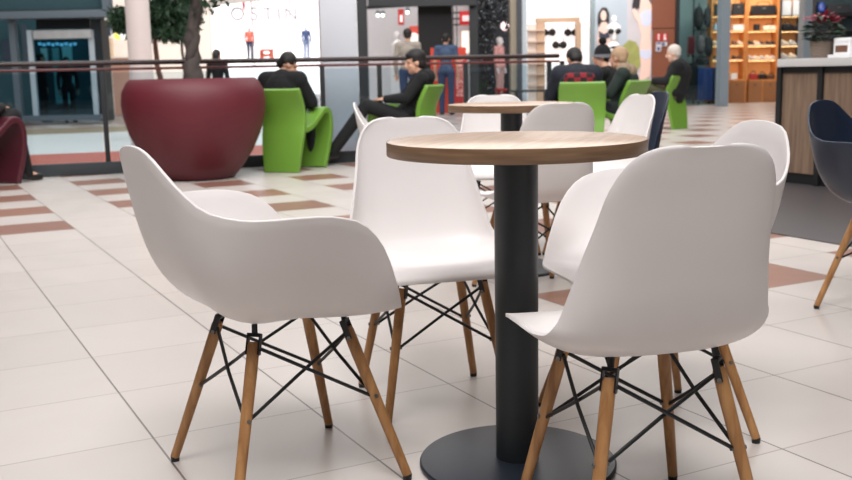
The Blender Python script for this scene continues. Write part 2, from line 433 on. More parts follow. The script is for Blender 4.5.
for x0, x1 in ((30, 35), (91, 96)): pmesh('door_jamb', LIFTL, (x0, 30, x1, 121), LY-.05, .12, lift)
pmesh('sill', LIFTF, (-60, 116, 104, 121.5), LY-.1, .3, lift)
for i in range(9): pmesh('ceiling_lamp', mat('blue white lamp', (170, 220, 255), emit=1.4), (38+i*4.4, 42.5+(i % 2)*.8, 40.6+i*4.4, 45.2+(i % 2)*.8), LY+1.5, .05, lift)
for x0, x1, y0, y1, c in ((41, 47, 48, 66, (150, 170, 168)), (54, 60, 48, 104, (96, 132, 134)), (64, 73, 46, 104, (120, 160, 160)), (22, 27, 24, 62, (50, 58, 66)), (2, 10, 40, 60, (40, 48, 58))):
    pmesh('glow_panel', mat('lift glow panel %d' % c[0], c, .3, emit=.75), (x0, y0, x1, y1), LY+1.8, .05, lift)  # panels glow by material to brighten the lift interior
pmesh('door_glass', glass('lift glass', (150, 190, 200), .05), (35.5, 39, 90.5, 115), LY, .02, lift, smooth=False)

# back walls of the mall (lit shops stand in front of them)
wx = lambda px, Y: at(px, 66, Y).x
def wall(name, px0, px1, Y, m, top=3.6, d=.15):
    a, b = wx(px0, Y), wx(px1, Y)
    return struct(name, MB().box(((a+b)/2, Y+d/2, top/2), (b-a, d, top)), m, smooth=False)
LITW = mat('lit white shop wall', (250, 248, 246), .8, var=.01, emit=1.0)
wall('wall_far', -500, 110, BACKY+6, mat('far grey wall', (70, 76, 80), .7))
wall('wall_left_far', 108, 212, BACKY, mat('glowing beige wall', (240, 228, 216), .7, emit=.55, erg=(240, 226, 214)))  # wall glows by its material in place of lamp light
# ------------------------------------------------------------------ people
def bake(mb, name, voxel, smooth=6, mats=()):
    me = mb.mesh(name, None, smooth=False)
    o = bpy.data.objects.new('tmp', me); COL.objects.link(o)
    r = o.modifiers.new('r', 'REMESH'); r.mode = 'VOXEL'; r.voxel_size = voxel
    s = o.modifiers.new('s', 'SMOOTH'); s.iterations = smooth; s.factor = .5
    dg = bpy.context.evaluated_depsgraph_get(); q = bpy.data.meshes.new_from_object(o.evaluated_get(dg)); q.name = name
    bpy.data.objects.remove(o); bpy.data.meshes.remove(me)
    q.polygons.foreach_set('use_smooth', [True]*len(q.polygons))
    for m in mats: q.materials.append(m)
    return q
V = Vector
def rotz(v, a): return V((v[0]*cos(a)-v[1]*sin(a), v[0]*sin(a)+v[1]*cos(a), v[2]))

POSES = {
 # x right, y forward, z up, feet on 0; metres
 'sit': dict(pelvis=(0,-.02,.475), waist=(0,-.07,.64), chest=(0,-.09,.83), neck=(0,-.06,.965), head=(0,.0,1.09),
    sh=(.175,-.08,.915), el=(.235,.05,.70), wr=(.13,.25,.71), ha=(.07,.32,.71), hip=(.095,0,.48), kn=(.12,.40,.63), an=(.12,.50,.10), to=(.13,.64,.03)),
 'bow': dict(pelvis=(0,-.02,.475), waist=(0,-.07,.64), chest=(0,-.03,.82), neck=(0,.03,.945), head=(0,.10,1.045),
    sh=(.18,-.03,.90), el=(.25,.10,.68), wr=(.14,.27,.70), ha=(.07,.33,.72), hip=(.095,0,.48), kn=(.12,.40,.63), an=(.12,.50,.10), to=(.13,.64,.03)),
 'lounge': dict(pelvis=(0,.0,.475), waist=(0,-.08,.62), chest=(0,-.15,.80), neck=(0,-.15,.925), head=(0,-.095,1.045),
    sh=(.175,-.15,.885), el=(.225,.02,.69), wr=(.11,.22,.68), ha=(.06,.29,.68), hip=(.095,.04,.48), kn=(.10,.43,.62), an=(.10,.80,.16), to=(.12,.92,.10)),
 'stand': dict(pelvis=(0,0,.93), waist=(0,0,1.10), chest=(0,.0,1.30), neck=(0,.0,1.47), head=(0,.02,1.60),
    sh=(.19,0,1.41), el=(.24,-.01,1.14), wr=(.24,.05,.90), ha=(.235,.08,.80), hip=(.095,0,.90), kn=(.10,.02,.49), an=(.10,-.02,.08), to=(.12,.13,.03)),
}
def finger_chains(wr, ha, side, fwd):
    """palm frame at the end of a forearm: yields (points, radii) for five unequal bent fingers"""
    d = (ha-wr).normalized(); a = V((1, 0, 0))*side
    lat = (a-d*a.dot(d)).normalized(); nrm = d.cross(lat).normalized()
    if nrm.z > 0: nrm = -nrm
    k = ha
    for i, L in enumerate((.068, .078, .072, .056)):
        b = k+lat*(-.030+.020*i)*-1
        yield [b, b+d*L*.45, b+d*L*.75+nrm*.014, b+d*L*.92+nrm*.034], [.0092, .0086, .008, .0072]
    b = wr.lerp(ha, .45)-lat*-.030
    yield [b, b+lat*.028+d*.020, b+lat*.034+d*.048+nrm*.012], [.0105, .0096, .008]

def person(label, loc, heading, pose='sit', scale=1.0, top=BLACKC, legs=DARKJ, hair=HAIRD, skin=SKIN, yaw=0, nod=0, group=None,
           sleeves='long', hairstyle='short', bulk=1.0, shoes=SHOE, category='person', override=None, name='person', hood=None, lleg=None):
    p = {k: V(v) for k, v in POSES[pose].items()}
    for k, v in (override or {}).items(): p[k] = V(v)
    def mir(v, s): return V((v.x*s, v.y, v.z))
    J = {}
    for s, n in ((1, 'R'), (-1, 'L')):
        for k in ('sh', 'el', 'wr', 'ha', 'hip', 'kn', 'an', 'to'):
            J[k+n] = V(p[k+n]) if (k+n) in p else mir(p[k], s)
    body = MB()
    H = p['head']; hr = Matrix.Rotation(yaw, 3, 'Z') @ Matrix.Rotation(-nod, 3, 'X')
    def h(x, y, z): return H + hr @ V((x, y, z))
    # trunk
    body.capsule(p['pelvis'], p['waist'], .115, .105); body.capsule(p['waist'], p['chest'], .105, .12)
    body.ball(p['chest'], (.155, .105, .13)); body.ball(p['pelvis'], (.155, .115, .11))
    body.capsule(J['shR'], J['shL'], .062, .062)
    body.capsule(p['chest']+V((0, 0, .06)), p['neck'], .085, .056); body.capsule(p['neck'], h(0, -.015, -.05), .052, .050)
    for n, s in (('R', 1), ('L', -1)):
        body.capsule(p['pelvis'].lerp(J['hip'+n], .6), J['hip'+n], .10, .088)
        body.capsule(J['hip'+n], J['kn'+n], .085, .056); body.capsule(J['kn'+n], J['kn'+n].lerp(J['an'+n], .35), .056, .055)
        body.capsule(J['kn'+n].lerp(J['an'+n], .35), J['an'+n], .055, .036); body.capsule(J['an'+n]+V((0, 0, -.02)), J['to'+n], .038, .028)
        body.capsule(J['sh'+n], J['el'+n], .050, .039); body.capsule(J['el'+n], J['wr'+n], .039, .026)
        mid = J['wr'+n].lerp(J['ha'+n], .55); dd = (J['ha'+n]-J['wr'+n]).normalized()
        body.capsule(J['wr'+n], J['wr'+n].lerp(J['ha'+n], .3), .025, .026)
        for o in (-.022, -.008, .008, .022):
            lat = (V((s, 0, 0))-dd*V((s, 0, 0)).dot(dd)).normalized()
            body.capsule(J['wr'+n].lerp(J['ha'+n], .3)+lat*o*.7, J['ha'+n]+lat*o, .015, .013, 8)
        for pts, rs in finger_chains(J['wr'+n], J['ha'+n], s, 1):
            for a, b, r0, r1 in zip(pts, pts[1:], rs, rs[1:]): body.capsule(a, b, r0, r1, 8)
    # head: skull, jaw, nose, brow, ears
    body.ball(h(0, -.012, .035), (.076, .095, .092), 20, 14); body.ball(h(0, .022, -.035), (.058, .066, .078), 18, 12)
    body.ball(h(0, .058, -.088), (.026, .024, .02)); body.tube([h(0, .082, .022), h(0, .108, -.018), h(0, .092, -.028)], [.010, .015, .012], 8)
    body.ball(h(0, .070, .032), (.050, .018, .012)); body.ball(h(0, .078, -.056), (.026, .012, .012))
    for s in (1, -1): body.ball(h(s*.077, -.012, .0), (.010, .020, .032)); body.ball(h(s*.040, .055, -.02), (.022, .02, .02))
    me = bake(body, 'person_body', .0085, 4, (skin, EYE, LIP))
    for f in me.polygons:   # eyes and lips as regions of the one skin
        q = hr.transposed() @ (f.center-H)
        if q.y > .05:
            if abs(abs(q.x)-.031) < .013 and abs(q.z-.008) < .008: f.material_index = 1
            elif abs(q.x) < .024 and abs(q.z+.056) < .010 and q.y > .07: f.material_index = 2
    o = link(name, me, None, loc, heading-pi/2); o.scale = (scale,)*3
    tag(o, label, category, group)
    # hair
    if hair is not None:
        hm = MB()
        hm.ball(h(0, -.022, .050), (.086, .100, .092), 20, 14)
        if hairstyle == 'long':
            hm.capsule(h(0, -.07, .02), h(0, -.09, -.16), .075, .06); 
        elif hairstyle == 'full':
            hm.ball(h(0, -.02, .075), (.092, .108, .085)); hm.ball(h(0, -.06, .0), (.078, .06, .075)); hm.ball(h(0, .045, .095), (.06, .05, .03))
        else: hm.ball(h(0, -.055, .0), (.074, .058, .062))
        hme = bake(hm, 'hair', .009, 3, (hair,))
        # clear the face
        bmh = bmesh.new(); bmh.from_mesh(hme)
        kill = [f for f in bmh.faces if (lambda q: q.y > .035 and q.z < .055+.25*max(0, .06-q.y) or (q.y > -.02 and q.z < .0))(hr.transposed() @ (f.calc_center_median()-H))]
        bmesh.ops.delete(bmh, geom=kill, context='FACES'); bmh.to_mesh(hme); bmh.free()
        link('hair', hme, o)
    # jacket or shirt
    t = MB(); B = .014*bulk+.008; bk = bulk
    t.capsule(p['pelvis']+V((0, 0, .03)), p['waist'], .128*bk, .122*bk); t.capsule(p['waist'], p['chest'], .122*bk, .137*bk)
    t.ball(p['chest'], (.170*bk, .122*bk, .145)); t.ball(p['pelvis']+V((0, 0, .06)), (.165*bk, .13*bk, .10))
    t.capsule(J['shR'], J['shL'], .074*bk, .074*bk); t.capsule(p['chest']+V((0, 0, .07)), p['neck']+V((0, -.005, -.025)), .098*bk, .070)
    for n in 'RL':
        t.capsule(J['sh'+n], J['el'+n], .064*bk, .054*bk if sleeves == 'long' else .056)
        if sleeves == 'long': t.capsule(J['el'+n], J['wr'+n], .053*bk, .040*bk)
    tm = bake(t, 'top', .011, 5, (top,))
    if sleeves != 'long':
        bmh = bmesh.new(); bmh.from_mesh(tm)
        kill = [f for f in bmh.faces if any((f.calc_center_median()-J['el'+n]).length < .11 for n in 'RL')]
        bmesh.ops.delete(bmh, geom=kill, context='FACES'); bmh.to_mesh(tm); bmh.free()
    link('jacket' if sleeves == 'long' else 'shirt', tm, o)
    if hood is not None:
        hb = MB()
        hk = 1.35 if hood is FUR else 1.0
        hb.capsule(p['neck']+V((-.085*hk, -.02, .0)), p['neck']+V((.085*hk, -.02, .0)), .062*hk, .062*hk)
        hb.ball(p['neck']+V((0, -.085, -.02)), (.13, .075, .085))
        link('hood', bake(hb, 'hood', .011, 4, (hood,)), o)
    g = MB()
    g.ball(p['pelvis'], (.166, .126, .112)); 
    for n in 'RL':
        g.capsule(p['pelvis'].lerp(J['hip'+n], .6), J['hip'+n], .110, .098); g.capsule(J['hip'+n], J['kn'+n], .096, .070)
        g.capsule(J['kn'+n], J['an'+n]+V((0, 0, -.015)), .070, .060)
    link('trousers', bake(g, 'trousers', .011, 5, (legs,)), o)
    for n in 'RL':
        s = MB(); a, b = J['an'+n], J['to'+n]; d = (b-a); hd = V((d.x, d.y, 0)).normalized()
        base = min(a.z-.05, b.z)
        heel = a-hd*.035; heel.z = a.z-.045
        s.capsule(heel, b, .040, .038); s.capsule(a+V((0, 0, .02)), heel+hd*.03, .046, .042)
        link('shoe', bake(s, 'shoe', .009, 3, (shoes,)), o)
    return o

# ------------------------------------------------------------------ moulded lounge chairs (closed back panel, arched side)
def lounge_proto(m):
    t = thing('lounge_chair', None, 'chair')
    def sheet(path, name, th, edge=.02):
        S = catmull(path, 34); rows = []; NT = 14
        for i, (y, z, w, bow) in enumerate(S):
            a = S[max(i-1, 0)]; b = S[min(i+1, len(S)-1)]
            tt = V((0, b[0]-a[0], b[1]-a[1])).normalized(); n = V((0, tt.z, -tt.y))
            rows.append([V((w*(-1+2*k/NT), y, z))+n*(bow*(abs(-1+2*k/NT)**2)) for k in range(NT+1)])
        def fn(): return MB().grid(rows)
        return solidify_raw(fn, name, m, th)
    link('back_panel', sheet([(-.27, 0, .185, .0), (-.25, .15, .205, .0), (-.215, .33, .225, .0), (-.20, .46, .232, .02), (-.215, .58, .235, .03), (-.25, .69, .236, .02), (-.28, .765, .234, .012), (-.292, .80, .225, .01)], 'back_panel', .045), t)
    link('seat_shell', sheet([(-.205, .41, .22, 0), (-.10, .405, .225, -.01), (.02, .44, .227, -.01), (.12, .52, .240, 0), (.20, .578, .250, 0), (.275, .578, .254, 0), (.335, .52, .252, 0), (.36, .38, .240, 0), (.345, .2, .215, 0), (.29, 0, .19, 0)], 'seat_shell', .06), t)
    return t
def solidify_raw(fn, name, m, th):
    mb = fn(); me = mb.mesh(name, m); o = bpy.data.objects.new('tmp', me); COL.objects.link(o)
    md = o.modifiers.new('s', 'SOLIDIFY'); md.thickness = th; md.offset = 0
    bv = o.modifiers.new('b', 'BEVEL'); bv.width = .014; bv.segments = 3; bv.limit_method = 'ANGLE'; bv.angle_limit = radians(50)
    dg = bpy.context.evaluated_depsgraph_get(); r = bpy.data.meshes.new_from_object(o.evaluated_get(dg)); r.name = name
    bpy.data.objects.remove(o); bpy.data.meshes.remove(me)
    r.polygons.foreach_set('use_smooth', [True]*len(r.polygons)); r.set_sharp_from_angle(angle=radians(70)); return r
LPROTO = {}
def lounge(m, c, deg, label):
    if m.name not in LPROTO: o = LPROTO[m.name] = lounge_proto(m)
    else: o = copy_tree(LPROTO[m.name])
    o.location = (c[0], c[1], 0); o.rotation_euler = (0, 0, radians(deg-90)); o['label'] = label; o['group'] = 'green moulded chairs' if m is GREEN else 'maroon moulded chairs'; return o
lounge(GREEN, (-1.285, 10.05), 68, 'green moulded chair beside the red planter, its back to the camera')
lounge(GREEN, (-.14, 10.62), 158, 'green moulded chair with a reclining man, left of the rear table')
lounge(GREEN, (1.64, 10.60), 84, 'green moulded chair with tall back directly behind the rear table')
lounge(GREEN, (2.10, 11.1), 140, 'green moulded chair under the person in the fur-hooded green coat')
lounge(GREEN, (3.70, 15.6), 132, 'green moulded chair under the white-haired man in front of the bag shop')
lounge(MAROONP, (-3.99, 9.02), 70, 'maroon moulded chair at the left edge of the photo')

JACK = mat('charcoal jacket cloth', (14, 15, 18), .9, var=.3, scale=22, bump=.4)
NAVYJ = mat('navy quilted jacket', (20, 25, 38), .8, var=.3, scale=18, bump=.6)
COATG = mat('dark green coat', (30, 42, 38), .85, var=.3, scale=18, bump=.5)
FUR = mat('sandy fur', (150, 130, 108), .95, var=.4, scale=70, bump=1)
person('man in a black jacket with bowed head on the green chair beside the planter', (-1.37, 10.09, 0), radians(70), 'bow', .98, JACK, DARKJ, override=dict(kn=(.12,.36,.63), an=(.12,.36,.10), to=(.13,.48,.03)), yaw=radians(-50), nod=radians(28), bulk=1.3)
person('young man in black reclining with legs stretched out, seen in profile', (-.17, 10.60, 0), radians(184), 'lounge', .98, JACK, BLACKC, yaw=radians(4), nod=radians(6), hairstyle='full', hood=JACK, bulk=1.05)
person('person in a navy jacket with a red plaid scarf behind the rear table', (1.60, 10.68, 0), radians(92), 'bow', .98, NAVYJ, DARKJ, yaw=radians(10), nod=radians(35), bulk=1.4, hood=NAVYJ)
person('person in a fur-hooded dark green coat, back to the camera', (2.12, 11.12, 0), radians(160), 'sit', .95, COATG, DARKJ, hair=mat('light brown hair', (170, 140, 110), .7, var=.3, scale=50), yaw=radians(-20), hood=FUR, bulk=1.15)
person('white-haired man in a dark coat seated in front of the bag shop', (3.80, 15.55, 0), radians(160), 'sit', 1.03, JACK, mat('olive trousers', (70, 72, 44), .85), hair=HAIRW, skin=SKINP, nod=radians(10), bulk=1.35)
hatp = person('person in a black bobble hat seated between two others', (2.10, 12.05, 0), radians(150), 'sit', .97, BLACKC, DARKJ, yaw=radians(20), hair=HAIRD)
lounge(GREEN, (2.10, 12.05), 150, 'green moulded chair under the person in the bobble hat')
hat = MB(); hp = V(POSES['sit']['head'])
hat.lathe([(0, .135), (.05, .125), (.085, .09), (.098, .04), (.103, .0), (.106, -.03), (.098, -.035), (.094, .0)], hp+V((0, -.015, .03)), 24)
hato = hat.build('bobble_hat', mat('black knit', (22, 22, 26), .95, var=.4, scale=40, bump=.6), hatp)
MB().ball(hp+V((0, -.015, .20)), .05).build('bobble', mat('black fluff', (14, 14, 16), 1, var=.4, scale=80, bump=1), hato)
MB().lathe([(.1075, -.028), (.1085, .012), (.105, .012), (.105, -.028)], hp+V((0, -.015, .03)), 24, closed=True).build('knit_band', mat('grey knit band', (120, 120, 124), .95, var=.6, scale=50), hato)
# plaid scarf lying over the navy jacket's back
def plaid():
    m = bpy.data.materials.new('red black plaid'); m.use_nodes = True; nt = m.node_tree; b = nt.nodes['Principled BSDF']
    tc = nt.nodes.new('ShaderNodeTexCoord'); ck = nt.nodes.new('ShaderNodeTexChecker'); ck.inputs['Scale'].default_value = 15
    ck.inputs['Color1'].default_value = (*lin((128, 26, 36)), 1); ck.inputs['Color2'].default_value = (*lin((36, 20, 26)), 1)
    nt.links.new(tc.outputs['Object'], ck.inputs['Vector']); nt.links.new(ck.outputs['Color'], b.inputs['Base Color']); b.inputs['Roughness'].default_value = .9
    return m
sc = MB(); sc.capsule((-.11, -.185, .86), (.11, -.185, .86), .06, .06); sc.ball((0, -.205, .79), (.17, .06, .13))
npers = [o for o in bpy.data.objects if o.get('label', '').startswith('person in a navy')][0]
link('plaid_scarf', bake(sc, 'plaid_scarf', .012, 4, (plaid(),)), npers)
person('person in black on the maroon chair, mostly outside the left edge', (-4.04, 9.05, 0), radians(64), 'sit', .98, BLACKC, BLACKC, bulk=1.25)

# people standing further off
GREYS = mat('beige grey shirt', (150, 142, 132), .8, var=.1); BLUET = mat('slate blue tee', (62, 80, 108), .85, var=.12)
JEANS = mat('blue denim', (48, 62, 92), .85, var=.2, scale=40)
m3 = at(408, 60, 20.5); person('man in a grey-beige shirt looking into the shop, standing beyond the railing', (m3.x, 20.5, 0), radians(85), 'stand', 1.03, GREYS, JEANS)
m4 = at(446, 60, 22.0); person('man in a slate blue tee standing by the red promotion stand', (m4.x, 22.0, 0), radians(80), 'stand', 1.0, BLUET, JEANS, sleeves='short')
m5 = at(217, 60, 18); person('small figure in a black coat standing behind the tree trunk', (m5.x, 18, 0), radians(70), 'stand', .80, BLACKC, DARKJ, hairstyle='long')
m6 = at(66, 60, LY+1.0); person('dark figure standing in the middle of the glass lift', (m6.x, LY+1.0, 0), radians(-60), 'stand', .80, BLACKC, DARKJ)
m7 = at(40.5, 60, LY+1.3); person('dark figure at the left inside the glass lift', (m7.x, LY+1.3, 0), radians(30), 'stand', .86, BLACKC, DARKJ)

# ------------------------------------------------------------------ planter with tree, second tree
tree = thing('potted_tree', 'twisted-trunk tree in a big round maroon planter by the railing', 'tree')
pc = fl(195, 181); PC = V((pc.x, 9.45, 0)); PC.x -= .03; tree.location = PC
s_ = 9.45/1010.7
prof = [(0, 0), (.30, 0), (.345, .02), (.43, .12), (.52, .26), (.595, .42), (.638, .58), (.652, .70), (.640, .81), (.595, .895), (.56, .925), (.535, .925), (.53, .88), (.53, .84)]
prof = [(r*1.005, z*.995) for r, z in prof]
MB().lathe(prof, n=72).build('planter', MAROON, tree)
MB().lathe([(0, .86), (.545, .85), (.545, .80), (0, .80)], n=40).build('soil', mat('dark potting soil', (48, 38, 32), .95, var=.5, scale=40, bump=1), tree)
def leaf(m, p, d, L, w, roll):
    d = d.normalized(); a = d.cross(V((0, 0, 1))); a = a.normalized() if a.length > .01 else V((1, 0, 0)); n = a.cross(d)
    a = cos(roll)*a+sin(roll)*n; n = a.cross(d)
    b = p+d*L*.5-n*L*.04; t = p+d*L-n*L*.16
    vs = [m.bm.verts.new(q) for q in (p, b+a*w*.5, t, b-a*w*.5)]
    m.bm.faces.new((vs[0], vs[1], vs[2])); m.bm.faces.new((vs[0], vs[2], vs[3]))
def rv(): return V((random.gauss(0, 1), random.gauss(0, 1), random.gauss(0, 1))).normalized()
tk = MB()
def wob(pts, r0, r1, mb, seg=22, amp=.012, n=12):
    S = catmull([tuple(p) for p in pts], seg)
    mb.tube([V(s)+V((random.uniform(-amp, amp), random.uniform(-amp, amp), 0)) for s in S], [r0+(r1-r0)*i/seg for i in range(seg+1)], n)
wob([(0, 0, .84), (.0, 0, 1.0), (.02, .03, 1.12), (-.015, .02, 1.27), (.05, .02, 1.42), (.08, 0, 1.62), (.06, .02, 2.0), (.1, .05, 2.5)], .078, .035, tk)
wob([(.03, .02, .84), (.03, .03, 1.0), (-.02, -.01, 1.12), (.04, .0, 1.27), (.02, -.02, 1.42), (.06, .03, 1.62), (.12, .0, 2.0), (.0, -.05, 2.4)], .055, .03, tk)
for a in range(7):
    q = random.uniform(0, 6.28); z = random.uniform(1.75, 2.5)
    wob([(.06, 0, z), (.06+.25*cos(q), .25*sin(q), z+.12), (.06+.6*cos(q), .6*sin(q), z+.18)], .02, .006, tk, 8, .01, 6)
tk.build('trunk', BARK, tree)
lf = MB()
for i in range(1900):
    r = rv(); c = V((.12, 0, 2.35))+V((r.x*.95, r.y*.95, r.z*.62))*random.uniform(.45, 1)
    leaf(lf, c, rv()*.8+V((0, 0, -.3)), random.uniform(.07, .13), random.uniform(.025, .045), random.uniform(0, 3))
for i in range(90):   # low twigs that hang into view beside the trunk
    c = V((.16+random.gauss(0, .07), random.gauss(0, .1), 1.52+random.uniform(0, .25))); leaf(lf, c, rv()*.8+V((0, 0, -.2)), random.uniform(.06, .11), .035, random.uniform(0, 3))
lf.build('foliage', LEAF, tree, smooth=False)

t2y = 16.0; tb = at(172, 60, t2y)
tr2 = thing('indoor_tree', 'dark leafy tree with thin stems behind the round pillar', 'tree', (tb.x, t2y, 0))
def loc2(px, py): return at(px, py, t2y)-V((tb.x, t2y, 0))
s2 = MB(); a = loc2(158, 40); wob([(a.x-.02, 0, 0), (a.x+.02, 0, .7), (a.x-.04, 0, 1.2), (a.x, 0, 2.0)], .06, .03, s2); s2.build('stem', mat('reddish bark', (96, 62, 54), .8, var=.3), tr2)
s2 = MB(); a = loc2(181, 40); wob([(a.x, .1, 0), (a.x, .1, .9), (a.x-.02, .1, 2.0)], .028, .02, s2); s2.build('stem', BARK, tr2)
MB().lathe([(0, 0), (.42, 0), (.46, .3), (.47, .5), (.44, .5), (.43, .45), (0, .45)], n=36).build('tub', mat('grey tub', (96, 92, 92), .6), tr2)
lf = MB()
for px, py, sx, sy, k in ((163, 12, 26, 14, 1500), (150, 26, 30, 12, 700), (121, 18, 9, 13, 420), (172, 32, 16, 8, 380), (185, 10, 16, 16, 500), (190, 24, 10, 8, 120), (160, -12, 40, 14, 800)):
    for i in range(k):
        r = rv(); u = random.random()**.5
        c = loc2(px+r.x*sx*u, py+r.z*sy*u); c.y += r.y*.35
        leaf(lf, c, rv()*.8+V((0, 0, -.35)), random.uniform(.09, .17), random.uniform(.035, .06), random.uniform(0, 3))
lf.build('foliage', LEAF, tr2, smooth=False)
# ------------------------------------------------------------------ shop fronts across the hall
FONT = {}
def text_mesh(s, name, m, h, ext=.01):
    cu = bpy.data.curves.new('t', 'FONT'); cu.body = s; cu.size = 1; cu.extrude = ext/h*.7; cu.align_x = 'CENTER'; cu.align_y = 'CENTER'
    o = bpy.data.objects.new('t', cu); COL.objects.link(o)
    dg = bpy.context.evaluated_depsgraph_get(); me = bpy.data.meshes.new_from_object(o.evaluated_get(dg)); me.name = name
    bpy.data.objects.remove(o); bpy.data.curves.remove(cu)
    k = h/.7; me.transform(Matrix.Rotation(pi/2, 4, 'X') @ Matrix.Diagonal((k, k, k, 1)))
    me.materials.clear(); me.materials.append(m); return me
def center_thing(name, label, cat, px, py, Y, group=None): return thing(name, label, cat, at(px, py, Y), 0, group)
def prect(name, m, rect, Y, d, parent, bev=0, **k):
    """box part covering a pixel rectangle, in its thing's frame"""
    mb = MB(); pbox(mb, *rect, Y, d, bev)
    off = Vector(parent.matrix_basis.translation) if parent else V((0, 0, 0))
    w = parent
    while w is not None and w.parent is not None: w = w.parent; off += Vector(w.matrix_basis.translation)
    bmesh.ops.translate(mb.bm, verts=mb.bm.verts, vec=-off)
    return mb.build(name, m, parent, **k)

# --- the bright shop far left, a wide lit window with pale letters
FY = 46.0
wall('wall_lit_shop', 206, 362, FY+1, mat('glowing shop interior', (255, 252, 252), .8, var=.01, emit=1.15), top=9)  # wall emission stands in for the shop's own lighting
wall('wall_lit_side', 60, 206, FY, mat('glowing shop side', (250, 244, 240), .8, var=.03, emit=.55), top=9)  # side wall also glows by material instead of being lit
struct('trim_4', MB().prism([at(150, -40, FY-1), at(340, -40, FY-1), at(290, -6, FY-1), at(258, 0.5, FY-1), at(206, 6, FY-1), at(150, 8, FY-1)], (0, .3, 0)), mat('taupe soffit', (186, 176, 168), .7, emit=.35), smooth=False)  # soffit material glows faintly to make up for missing light
for i, px in enumerate((213, 252, 290, 321)):
    struct('trim_%d' % (5+i), pbox(MB(), px-.6, -20, px+.6, 66, FY-.4, .1), mat('pale mullion', (222, 218, 222), .5), smooth=False)
sg = center_thing('shop_sign', 'pale grey letters with a red apostrophe across the bright white shop window', 'sign', 272, 14, FY-.6)
LET = mat('pale grey letters', (178, 172, 180), .6)
for ch, px in (('O', 237.5), ('S', 254), ('T', 268), ('I', 279), ('N', 291)):
    l = link('letter', text_mesh(ch, 'letter', LET, 13*FY/1010.7*.95), sg, at(px, 14.5, FY-.6)-at(272, 14, FY-.6))
    l['label'] = 'pale grey letter ' + ch
ap = text_mesh("'", 'apostrophe', mat('red sign', (226, 60, 76), .5, emit=.25), 13*FY/1010.7*1.5)
cz = sum((v.co for v in ap.vertices), V())/len(ap.vertices); ap.transform(Matrix.Translation(-cz))
link('apostrophe', ap, sg, at(243.8, 6.2, FY-.6)-at(272, 14, FY-.6))['label'] = 'red apostrophe'
MANW = mat('white mannequin', (240, 236, 234), .4)
CORAL = mat('coral cloth', (240, 130, 110), .8, emit=.12); LBLUE = mat('pale denim', (150, 170, 206), .8)  # faint emission in the coral stands in for window lighting
def shopman(label, px, pyfoot, pytop, Y, top, legs, head=30, pose='stand', **k):
    f = at(px, pyfoot, Y); t = at(px, pytop, Y)
    o = person(label, f, radians(-90+head), pose, (t.z-f.z)/1.72, top, legs, hair=None, skin=MANW, category='mannequin', shoes=k.pop('shoes', MANW), **k); o.name = 'mannequin'
    return o
shopman('white mannequin in coral top and dark jeans in the bright shop window', 250.5, 59.5, 27, FY-1.6, CORAL, mat('ink jeans', (46, 62, 96), .85))
shopman('white mannequin in a blue patterned shirt and pale jeans in the bright shop window', 307, 58.5, 26, FY-1.6, mat('blue patterned shirt', (92, 112, 164), .8, var=.5, scale=30), LBLUE)
pl = struct('trim_9', pbox(MB(), 208, 60, 330, 62.5, FY-2.3, 2), mat('window plinth', (236, 232, 234), .5), smooth=False)
dt = center_thing('display_table', 'coral red display table in the bright shop window', 'table', 265.5, 60, FY-2)
prect('table_top', CORAL, (260, 49, 271.5, 51), FY-2.2, .6, dt)
for x0, x1 in ((259.5, 262.5), (269.5, 272.5)): prect('leg', CORAL, (x0, 51, x1, 60.3), FY-2.1, .4, dt)
prect('shelf', CORAL, (262, 54, 270, 56.5), FY-2.1, .4, dt)
st = center_thing('wall_sign', 'small blue lit sign beside the lift frame', 'sign', 105, 30, 24); prect('panel', mat('deep blue sign', (24, 62, 96), .4, emit=.15), (100.5, 25, 110, 36), 24, .08, st)
lt = link('lettering', text_mesh('S', 'lettering', mat('cyan letters', (150, 214, 240), .4, emit=.8), .16), st, at(106.5, 30.5, 23.93)-at(105, 30, 24))
st = center_thing('round_sign', 'round glowing multicoloured sign left of the round pillar', 'sign', 120, 35, 25)
for k_, (nm, c, dx, dz) in enumerate((('yellow_part', (250, 230, 90), -.05, -.02), ('cyan_part', (120, 220, 240), .02, .07), ('white_part', (255, 255, 250), .08, -.01))):
    MB().tube([(dx, -.03-.012*k_, dz), (dx, .03, dz)], .085, 20).build(nm, mat('glow '+nm, c, .4, emit=1.0), st)
cb = center_thing('shop_counter', 'beige lit shop booth between the lift and the round pillar', 'booth', 118, 70, 25.2)
prect('wall_panel', mat('peach panel', (236, 206, 176), .6, emit=.25), (108, 38, 113, 72), 25.3, .1, cb)
prect('front_panel', mat('terracotta panel', (206, 160, 140), .6, emit=.1), (113, 58, 131, 115), 25.1, .4, cb)
prect('work_top', mat('cream top', (244, 232, 220), .5, emit=.3), (112, 56.5, 131.5, 58), 25.0, .5, cb)

# --- middle shop with dark frame, black column and red stand
SY = 24.5
DF = mat('shop dark frame', (22, 26, 31), .45)
wall('wall_middle_shop', 362, 474, SY+2.0, mat('pale grey shop wall', (206, 202, 204), .7, emit=.12))
struct('trim_10', pbox(MB(), 357, -60, 367, 113, SY-2, .25), DF, smooth=False)
struct('trim_11', pbox(MB(), 367, -60, 476, 6, SY-1.9, .2).prism([at(367, 6, SY-1.9), at(367, 9, SY-1.9), at(412, 6, SY-1.9)], (0, .2, 0)), DF, smooth=False)
struct('pillar', pbox(MB(), 418, -60, 452.5, 112, SY-1.2, .6), mat('black column cladding', (9, 10, 12), .6), smooth=False)
struct('trim_12', pbox(MB(), 469.5, -60, 478, 113, SY-1.6, .25), DF, smooth=False)
stand = center_thing('promotion_stand', 'orange-red promotion stand with a vertical sale banner beside the black column', 'stand', 450, 105, 22.9)
RED = mat('orange red panel', (206, 62, 40), .5, emit=.1); REDB = mat('red banner', (192, 44, 42), .5, emit=.08)
